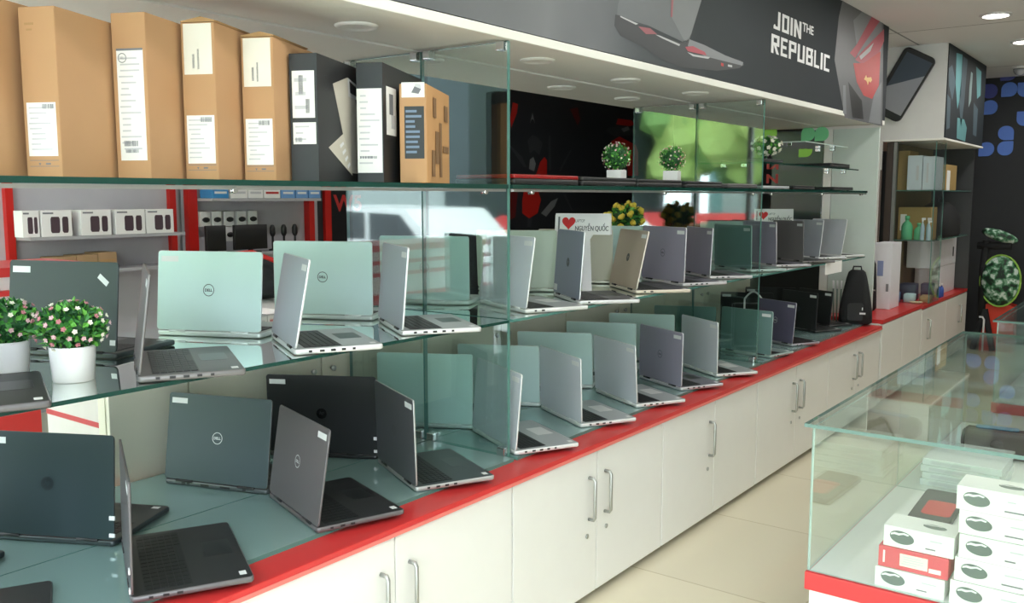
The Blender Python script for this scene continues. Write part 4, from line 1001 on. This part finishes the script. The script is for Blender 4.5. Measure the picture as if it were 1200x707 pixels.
t = bag('black_bag', 'black soft bag on the lower shelf of the far glass cabinet', 'bag', .01, 9.0, z1, 90, [(.0, .40, .13, 0), (.02, .44, .14, 0), (.16, .42, .135, 0), (.26, .28, .11, 0), (.31, .14, .06, 0)], FAB)
MB().tube([(-.1, 0, .3), (-.08, 0, .34), (.0, 0, .36), (.08, 0, .34), (.1, 0, .3)], .008, FAB2).build('handle', t)
# on the far counter tops
t = bag('backpack', 'black backpack with a small white logo standing at the end of the laptop counter', 'backpack', -.045, 6.86, .6225, 14, [(.0, .095, .06, 0), (.015, .115, .07, 0), (.1, .112, .072, 0), (.22, .092, .062, .005), (.32, .072, .05, .01), (.37, .058, .04, .012), (.385, .04, .025, .014)], FAB)
t.location = (-.03, 6.672, .6225)
MB().tube([(-.03, .012, .38), (-.025, .012, .41), (.025, .012, .41), (.03, .012, .38)], .006, FAB2).build('handle', t)
MB().rprism(.11, .13, .0, .008, FAB2, .02, .003).build('front_pocket', t, (0, -.071, .09), (R(90), 0, 0))
lg = MB(); lg.box(.03, .07, -.0815, -.0795, .075, .088, P_WHITE); lg.box(.045, .052, -.0815, -.0795, .105, .125, P_WHITE); lg.build('logo', t)
t = simple_box('computer_carton', 'tall white carton with a blue print on the far counter', 'box', -.12, .015, 7.42, 7.70, .6505, .52, mat('carton_white', (224, 224, 230), .5)); MB().box(.03, .075, -.0012, -.0002, .26, .38, mat('print_lilac_blue', (134, 146, 186), .5)).build('print', t); MB().box(.10, .12, -.0012, -.0002, .14, .20, INKD).build('hand_slot', t)
t = bag('slim_bag', 'slim black wrapped bag in front of the tall white carton', 'bag', -.10, 7.28, .6505, 6, [(0, .035, .03, 0), (.02, .05, .04, 0), (.2, .045, .035, 0), (.36, .035, .028, 0), (.42, .012, .01, 0)], FAB)
MB().tube([(-.045, -.036, .2), (0, -.042, .17), (.045, -.036, .16)], .005, STEEL).build('strap', t); MB().box(-.02, .02, -.0435, -.041, .05, .06, P_WHITE).build('tag', t)
simple_box('equipment_case', 'lower of two white cases stacked on the far counter', 'case', -.16, .06, 8.95, 9.58, .6355, .26, mat('case_white', (222, 218, 224), .5), None, 'white cases on the farthest counter')
t = thing('equipment_case', 'upper white case with a dark hand slot, under the black bag shelf', 'case', (0, 0, 0), 0, 'white cases on the farthest counter')
t.location = (-.16, 8.62, .897); MB().box(0, .222, .0, .96, 0, .245, mat('case_white', (222, 218, 224), .5), .006).build('body', t); MB().box(.2222, .2235, .80, .85, .07, .16, BLACK).build('hand_slot', t)
for (x, y, sx, sy, h, c, lb, nm) in [(-.02, 8.20, .09, .12, .07, (190, 216, 222), 'pale blue tub on the far counter under the glass shelf', 'tub'), (-.12, 8.12, .08, .1, .09, (84, 116, 168), 'blue pack at the post end of the far counter', 'pack'), (.085, 8.32, .09, .2, .05, (168, 140, 96), 'flat cardboard tray beside the pale blue tub', 'tray'),
                                     (-.08, 8.42, .14, .14, .14, (58, 66, 92), 'dark blue packet behind the pale blue tub', 'packet'), (.03, 8.62, .1, .16, .13, (64, 44, 82), 'dark purple packet beside the dark blue one', 'packet')]:
    t = thing(nm, lb, nm, (x, y, .6355), R(6)); MB().rprism(sx, sy, .0, h, mat('small_' + nm + str(c[0]), c, .4), .015, .004).build('body', t); MB().rprism(sx * .7, sy * .7, h + .0002, h + .003, mat('small_lid_' + str(c[0]), tuple(min(255, q + 30) for q in c), .4), .01, .001).build('lid', t)
BB = mat('bottle_blue', (50, 84, 170), .3)
for i in range(2): bottle(.105, 8.72 + i * .09, .6355, .12, .02, BB, ['small blue bottle with white cap, first beside the cardboard tray', 'small blue bottle with white cap, second beside the cardboard tray'][i], 'blue bottles on the far counter')
t = thing('yellow_dish', 'cream shallow dish at the front of the far counter', 'dish', (.06, 7.88 + .2, .6355)); MB().lathe([(.03, 0), (.05, .012), (.055, .018), (.05, .018), (.03, .006)], mat('dish_cream', (226, 210, 176), .4), 24, cap=False).build('bowl', t)

# camouflage patterned chair by the far counter's end
def camo(name):
    m = mat(name, (46, 92, 62), .6); nt = m.node_tree; N = nt.nodes; L = nt.links; b = N['Principled BSDF']
    nz = [n for n in N if n.type == 'TEX_NOISE'][0]; nz.inputs['Scale'].default_value = 17; cr = N.new('ShaderNodeValToRGB'); cr.color_ramp.interpolation = 'CONSTANT'
    e = cr.color_ramp.elements; e[0].position, e[0].color = 0, lin((22, 44, 34)); e[1].position, e[1].color = .58, lin((206, 222, 214))
    for p, c in ((.42, (44, 100, 64)), (.51, (120, 164, 136))):
        q = e.new(p); q.color = lin(c)
    L.new(nz.outputs['Fac'], cr.inputs['Fac']); L.new(cr.outputs['Color'], b.inputs['Base Color'])
    return m
CAMO = camo('green_camouflage_cover'); LIME = mat('lime_piping', (150, 196, 84), .5); CHR = mat('chair_red', (214, 56, 34), .5)
t = thing('camouflage_chair', 'green camouflage chair with black arms and red base beside the farthest counter', 'chair', (.34, 9.98, 0), 0)
b = MB(); b.ico((.06, 0, .71), (.175, .10, .25), CAMO, 3); b.build('backrest', t)
b = MB(); pts = []
for i in range(29):
    a = 2 * math.pi * i / 28; pts.append((.06 + .178 * math.cos(a), -.02, .71 + .253 * math.sin(a)))
b.tube(pts, .009, LIME, 8); b.build('piping', t)
b = MB(); b.M = Matrix.Translation((.03, 0, 1.15)) @ Matrix.Rotation(R(18), 4, 'Y'); b.ico((0, 0, 0), (.17, .085, .055), CAMO, 3); b.build('headrest', t)
b = MB(); b.tube([(-.09, 0, .3), (-.1, 0, .8), (-.08, 0, 1.1)], .035, FAB, 10); b.tube([(-.16, 0, 1.05), (.14, -.02, 1.05)], .035, FAB, 10); b.build('arm_frame', t)
b = MB(); b.prism([(-.10, .0), (.20, 0), (.19, .46), (.0, .50), (-.10, .44)], .02, .22, CHR, 'y'); b.build('red_base', t)
for s in (-1, 1): MB().tube([(-.06, -.01, .42), (-.06 + s * .09, -.03, .012)], .028, FAB, 8).build('leg', t)
MB().tube([(-.055, -.06, .0), (-.055, -.06, .32), (-.07, -.06, .345), (-.10, -.06, .345)], .009, WHITEPL, 8).build('side_rail', t)

# small things under the middle shelf in the far bay
t = thing('hanging_paper', 'white paper sheet hanging from the middle shelf edge in the far bay', 'paper', (.0135, 5.82, 1.107)); MB().box(0, .0012, 0, .34, -.075, 0, PAPER).build('sheet', t)
t = thing('cable_loop', 'white cable loop on top of the black laptop lids', 'cable', (-.30, 5.62, ZB)); MB().tube([(-.06 + .12 * i / 12, 0, .25 + .05 * math.sin(math.pi * i / 12)) for i in range(13)], .006, WHITEPL, 8).build('cord', t)
t.location = (-.36, 5.58, ZB); [MB().tube([(s * .06, 0, .0), (s * .06, 0, .25)], .006, WHITEPL, 8).build('cord_end', t) for s in (-1, 1)]
t = thing('red_box', 'small red box beside the small heart sign', 'box', (-.62, 6.62, ZM), R(20)); MB().box(-.12, .12, -.05, .05, 0, .30, mat('box_red', (196, 66, 66), .5), .003).build('body', t); MB().box(-.08, .08, -.0512, -.0502, .1, .2, P_WHITE).build('label', t)
for i in range(4):
    t = thing('marker_pen', ['pen standing nearest the hanging paper', 'second pen from the hanging paper', 'third pen in the row behind the black laptops', 'pen next to the black backpack'][i], 'pen', (-.19 + i * .022, 6.69 - .0 * i, ZB), 0, 'pens behind the black laptops')
    MB().tube([(0, 0, 0), (.006 * (i - 1.5), 0, .24)], .006, mat('pen_grey', (120, 140, 132), .4), 8).build('barrel', t); MB().tube([(.006 * (i - 1.5), 0, .241), (.0075 * (i - 1.5), 0, .30)], .0065, WHITEPL, 8).build('cap', t)

# ------------------------------------------------------------------ the shop behind the display, seen through the near bay
SLAT = mat('rack_back_panel', (186, 184, 190), .6); DKP = mat('dark_pillar_panel', (46, 50, 54), .5)
t = thing('wall_rack', 'grey backed wall rack with red uprights holding speaker boxes', 'rack', (-3.5, 2.2, 0))
MB().box(-.03, 0, 0, 1.30, .3, 2.3, SLAT).build('back_panel', t)
for y in (.19, 1.215): MB().box(.0, .04, y, y + .042, 0, 2.3, REDM).build('upright', t)
for z in (1.305, 1.10): MB().box(0.0, .2, .24, 1.21, z - .02, z - .001, mat('rack_shelf_grey', (176, 176, 180), .4)).build('shelf', t)
t = thing('wall_rack', 'second wall rack with red uprights, holding blue boxes and monitors', 'rack', (-3.5, 3.54, 0))
MB().box(-.03, 0, 0, 1.10, .3, 2.3, SLAT).build('back_panel', t)
MB().box(0, .05, .0, .07, 0, 2.3, REDM).build('upright', t); MB().box(0, .06, 1.02, 1.07, 0, 2.3, REDM).build('upright', t)
for z in (1.52, 1.15): MB().box(0.0, .2, .08, 1.015, z - .02, z - .001, mat('rack_shelf_grey', (176, 176, 180), .4)).build('shelf', t)
t = thing('dark_pillar', 'dark pillar panel with red lettering beside the second wall rack', 'panel', (-3.5, 4.645, 0))
MB().box(-.03, 0, 0, .045, 0, 2.4, SLAT).build('grey_edge', t); MB().box(-.03, .0, .046, .9, 0, 2.4, DKP).build('dark_board', t); MB().box(0, .03, .10, .16, 0, 2.4, REDM).build('red_post', t); MB().box(.0, .02, .17, .9, 0, 2.4, mat('black_glossy_board', (26, 27, 30), .3)).build('black_board', t)
g = MB(); add_text(g, 'W5', (.0206, .19, 1.415), (0, 1, 0), (0, 0, 1), .30, .13, P_REDB, .03); g.build('lettering', t)
def speaker_box(y, w, label, dx=0.0):
    t = thing('speaker_box', label, 'box', (-3.30 - dx, y, 1.3045), R(90), 'white speaker boxes on the rear rack'); h = .148
    MB().box(0, w, .0, .1, 0, h, PAPER, .002).build('body', t)
    p = MB(); v = mat('speaker_print', (78, 62, 70), .5)
    for a, b in ((.30, .60), (.68, .88)):
        p.prism([(w * a, .03), (w * (a + .04), .02), (w * (b - .03), .02), (w * b, .035), (w * b, .1), (w * (b - .03), .112), (w * (a + .03), .112), (w * a, .1)], -.0012, -.0003, v, 'y')
    p.box(w * .06, w * .4, -.0012, -.0003, .128, .137, INKD); p.build('print', t)
for (a, b, lb) in [(2.40, 2.492, 'partly hidden by the red upright'), (2.502, 2.677, 'second along the rack shelf'), (2.732, 2.915, 'third along the rack shelf'), (2.942, 3.135, 'with a grey speaker print, fourth along the shelf'), (3.143, 3.331, 'last along the shelf by the dark upright')]:
    speaker_box(a, b - a, 'white speaker box ' + lb)
for (a, b, lb) in [(2.672, 2.735, 'between the second and third'), (2.905, 2.95, 'between the third and fourth')]:
    speaker_box(a - .05, b - a + .1, 'white speaker box set back in the gap ' + lb, .105)
for i, (a, b, h) in enumerate([(2.37, 2.45, .07), (2.455, 2.555, .075), (2.56, 2.69, .085), (2.695, 2.82, .09), (2.825, 2.94, .10)]):
    t = thing('parts_carton', ['low cardboard carton beside the red upright on the bottom rack shelf', 'low cardboard carton, second on the bottom rack shelf', 'cardboard carton, third on the bottom rack shelf', 'cardboard carton, fourth on the bottom rack shelf', 'tallest cardboard carton on the bottom rack shelf'][i], 'box', (-3.46, a, 1.1), 0, 'cartons on the bottom rack shelf')
    MB().box(0, .16, 0, b - a, 0, h, mat('carton_brown', (170, 140, 104), .8), .003).build('body', t); MB().box(.1603, .1609, .01, b - a - .01, h * .45, h * .6, CARDD).build('tape', t)
BLUEB = mat('box_sky_blue', (112, 160, 214), .5); BLUEC = mat('box_azure', (60, 140, 200), .5)
for (a, b, m, lb) in [(3.625, 3.75, BLUEC, 'azure box first on the top shelf of the second rack'), (3.765, 3.90, PAPER, 'white box beside the azure one on the top rack shelf'), (3.91, 4.03, PAPER, 'plain white box in the middle of the top rack shelf'), (4.04, 4.18, PAPER, 'white box with a red line on the top rack shelf'), (4.19, 4.31, BLUEB, 'sky blue box first of three on the top rack shelf'), (4.32, 4.43, BLUEB, 'sky blue box in the middle of three on the top rack shelf'), (4.44, 4.55, BLUEB, 'sky blue box last of three by the dark upright')]:
    t = thing('retail_box', lb, 'box', (-3.44, a, 1.5195), 0, 'boxes on the top rack shelf'); MB().box(0, .14, 0, b - a, 0, .12, m, .003).build('body', t)
    MB().box(.1403, .141, .015, b - a - .015, .03, .045, P_WHITE if m is not PAPER else (P_REDB if 'red' in lb else INK)).build('print', t)
for i, (y, z) in enumerate([(3.60, 1.375), (3.69, 1.375), (3.79, 1.375), (3.89, 1.375), (3.985, 1.375), (3.79, 1.27)]):
    t = thing('mouse_blister', ['boxed mouse hanging nearest the bright red upright', 'boxed mouse, second on the rack hooks', 'boxed mouse, third on the rack hooks', 'boxed mouse, fourth on the rack hooks', 'boxed mouse, last on the rack hooks', 'boxed mouse hanging between the two monitors'][i], 'mouse', (-3.495, y + .02, z), 0, 'boxed mice hanging on the rack')
    MB().box(.02, .06, 0, .075, -.045, .055, PAPER, .002).build('card', t)
    m_ = MB(); m_.ico((.062, .04, .0), (.012, .03, .018), BLACK, 2); m_.build('mouse_body', t); MB().tube([(0, .0375, .058), (.07, .0375, .058)], .003, STEEL, 6).build('hook', t)
for (a, b, lb) in [(3.50 + .08, 3.73, 'black monitor nearest the bright red upright'), (3.80, 4.07, 'larger black monitor beside the hanging mice')]:
    t = thing('monitor', lb, 'monitor', (-3.33, a, 1.1495), 0, 'black monitors on the rear rack'); w = b - a
    MB().rprism(.03, w, .02, .19, BLACK, .005, .003, 0, w / 2).build('panel', t); MB().box(-.05, .05, w * .3, w * .7, 0, .008, BLACK).build('foot', t); MB().box(-.01, .01, w * .45, w * .55, .008, .03, BLACK).build('stand', t)
for i in range(3):
    t = thing('desk_microphone', ['dark microphone nearest the larger monitor', 'dark microphone in the middle of three', 'dark microphone nearest the dark pillar'][i], 'microphone', (-3.36, 4.15 + i * .10, 1.1495), 0, 'dark microphones on the rear rack')
    MB().lathe([(.03, 0), (.03, .01), (.008, .014), (.008, .1)], BLACK, 14).build('stand', t); MB().lathe([(.012, .1), (.02, .12), (.02, .16), (.012, .18), (.002, .184)], BLACK, 14).build('head', t)

t = thing('gondola_shelf', 'white gondola shelf with red shelf edges behind the flower pots', 'shelf unit', (-1.62, .55, 0))
MB().box(-.4, -.02, 0, 1.08, 0, 1.235, CASEW).build('body', t)
for z0, z1_ in ((1.2355, 1.27), (1.165, 1.185), (1.10, 1.12), (.975, 1.0), (.925, .955), (.62, .72)): MB().box(-.41 if z0 > 1.2 else -.019, .012, -.005, 1.345 if z0 > 1.2 else 1.09, z0, z1_, RED).build('shelf_edge', t)
t = thing('service_counter', 'white service counter with red stripes behind the dark laptops', 'counter', (-2.73, 2.2, 0))
MB().box(0, 1.5, 0, .45, 0, .70, CASEW).build('body', t); MB().box(0, 1.5, -.004, .0, .435, .46, mat('stripe_pink_red', (214, 88, 92), .4)).build('stripe', t); MB().box(0, 1.5, -.004, .45, .7005, .76, RED).build('top_band', t)
t = thing('low_cabinet', 'grey low cabinet with a white edge behind the grey laptop', 'cabinet', (-2.35, 2.75, 0))
MB().box(0, .95, 0, .4, 0, .97, mat('cabinet_grey', (146, 146, 148), .5)).build('body', t); MB().box(-.01, .96, -.01, .41, .9705, 1.0, CASEW).build('top', t); MB().box(.30, .37, -.012, -.0005, .5, .93, RED).build('red_strip', t)
t = thing('duffel_bag', 'black bag with a red strap on the grey low cabinet', 'bag', (-2.0, 2.95, 1.0005), R(15))
b = MB(); b.ico((0, 0, .11), (.26, .13, .11), FAB, 3); b.build('body', t); MB().tube([(-.22, -.08, .16), (-.1, -.1, .235), (.05, -.08, .25), (.2, -.06, .2)], .012, REDM, 8).build('strap', t)

# ------------------------------------------------------------------ street outside the shopfront, mirrored in the glass
struct(MB().box(-30, 20, -30, YN - .1, -.15, -.02, mat('asphalt', (150, 152, 152), .9)), 'ground_street')
def tree(x, y, h, r, label):
    t = thing('street_tree', label, 'tree', (x, y, -.02), 0, 'street trees outside the shopfront')
    MB().tube([(0, 0, 0), (.05, 0, h * .4), (0, 0, h * .7)], [.16, .12, .07], mat('bark', (98, 82, 66), .9), 10).build('trunk', t)
    c = MB(); g1 = mat('tree_leaf_bright', (176, 206, 116), .7, var=.2, scale=3); g2 = mat('tree_leaf', (128, 172, 96), .7, var=.2, scale=3)
    random.seed(int(x * 10) % 100)
    cl = lambda q: max(-1.3, min(1.3, random.gauss(0, 1))) * q
    for i in range(70):
        c.ico((cl(r * .55), cl(r * .55), h * .8 + cl(r * .45)), r * random.uniform(.16, .32), random.choice((g1, g2)), 2, .22, False)
    c.build('crown', t)
for x, y, h, r, lb in [(-6.6, -12.0, 4.8, 2.5, 'leafy green tree across from the second partition'), (-.6, -12.0, 4.6, 2.3, 'leafy green tree opposite the counter'), (6.0, -12.0, 4.6, 2.3, 'leafy green tree opposite the showcases'),
                       (-11.0, -17.5, 5.6, 2.8, 'taller green tree set back behind the red awning'), (-3.6, -18.0, 5.6, 2.8, 'taller green tree set back opposite the counter')]: tree(x, y, h, r, lb)
t = thing('corner_shop', 'dark fronted corner shop behind the white car', 'building', (-16.5, -8.6, -.02))
MB().box(0, 7.2, -3.5, 0, 0, 5.2, mat('corner_shop_dark', (78, 90, 92), .8)).build('wall', t); MB().box(-.1, 7.3, -3.6, .5, 5.2, 5.4, mat('shophouse_roof', (150, 110, 96), .8)).build('roof', t)
for k in range(2): MB().box(.5 + k * 3.4, 3.2 + k * 3.4, .0, .04, .3, 2.3, mat('shophouse_shutter', (176, 186, 184), .6)).build('shutter', t)
SHOP = mat('shophouse_teal', (120, 160, 158), .8)
for x, lb in [(-13.5, 'teal shophouse behind the red awning'), (-5.0, 'teal shophouse straight across the street')]:
    t = thing('shophouse', lb, 'building', (x, -24, -.02), 0, 'shophouses across the street')
    MB().box(0, 8.3, -4, 0, 0, 4.2, SHOP).build('wall', t); MB().box(-.1, 8.4, -4.1, .4, 4.2, 4.45, mat('shophouse_roof', (150, 110, 96), .8)).build('roof', t)
    for k in range(3): MB().box(.6 + k * 2.6, 2.6 + k * 2.6, 0, .03, .5, 2.5, mat('shophouse_shutter', (176, 186, 184), .6)).build('shutter', t)
t = thing('white_car', 'white parked car outside the shopfront', 'car', (-7.6, -5.2, -.02), R(4))
CARW = mat('car_white_paint', (240, 240, 240), .25); CARG = mat('car_dark_glass', (40, 48, 54), .1)
b = MB(); b.prism([(-2.0, .25), (2.0, .25), (2.05, .7), (1.35, .86), (.7, 1.38), (-1.1, 1.42), (-1.9, .95), (-2.05, .7)], -.82, .82, CARW, 'y'); b.build('body', t)
for s in (-1, 1):
    b = MB(); b.prism([(-1.0, .95), (-.15, .93), (-.15, 1.32), (-.85, 1.34)], s * .825 - .01, s * .825 + .01, CARG, 'y'); b.build('side_window', t)
    b = MB(); b.prism([(-.05, .93), (1.05, .9), (.6, 1.30), (-.05, 1.32)], s * .825 - .01, s * .825 + .01, CARG, 'y'); b.build('side_window', t)
    for xx in (-1.25, 1.25):
        b = MB(); b.M = Matrix.Translation((xx, s * .74, .32)) @ Matrix.Rotation(R(90), 4, 'X'); b.lathe([(.18, -.1), (.32, -.1), (.33, 0), (.32, .1), (.18, .1)], BLACK, 24); b.build('wheel', t)
t = thing('red_awning', 'red awning stall outside the shopfront', 'awning', (-7.0, -8.6, -.02), 0)
b = MB(); b.prism([(-.1, 1.2), (1.3, .75), (1.3, .7), (-.1, 1.15)], -1.6, 1.6, mat('awning_red', (200, 62, 62), .7), 'x'); b.build('canopy', t)
for s in (-1, 1): MB().tube([(s * 1.5, 1.2, 0), (s * 1.5, 1.2, .74)], .03, STEEL).build('post', t); MB().tube([(s * 1.5, -.05, 0), (s * 1.5, -.05, 1.15)], .03, STEEL).build('post', t)

# ------------------------------------------------------------------ daylight and colour management
w = bpy.data.worlds.new('daylight'); scene.world = w; w.use_nodes = True
bg = w.node_tree.nodes['Background']; bg.inputs['Color'].default_value = (.86, .95, 1.0, 1); bg.inputs['Strength'].default_value = 9.0
scene.view_settings.view_transform = 'Standard'; scene.view_settings.look = 'None'
scene.view_settings.gamma = 1.0; scene.view_settings.use_curve_mapping = False
scene.view_settings.exposure = -0.12
cy = scene.cycles
cy.max_bounces = 12; cy.diffuse_bounces = 4; cy.glossy_bounces = 4; cy.transparent_max_bounces = 32; cy.caustics_reflective = False; cy.caustics_refractive = False
cy.use_denoising = True
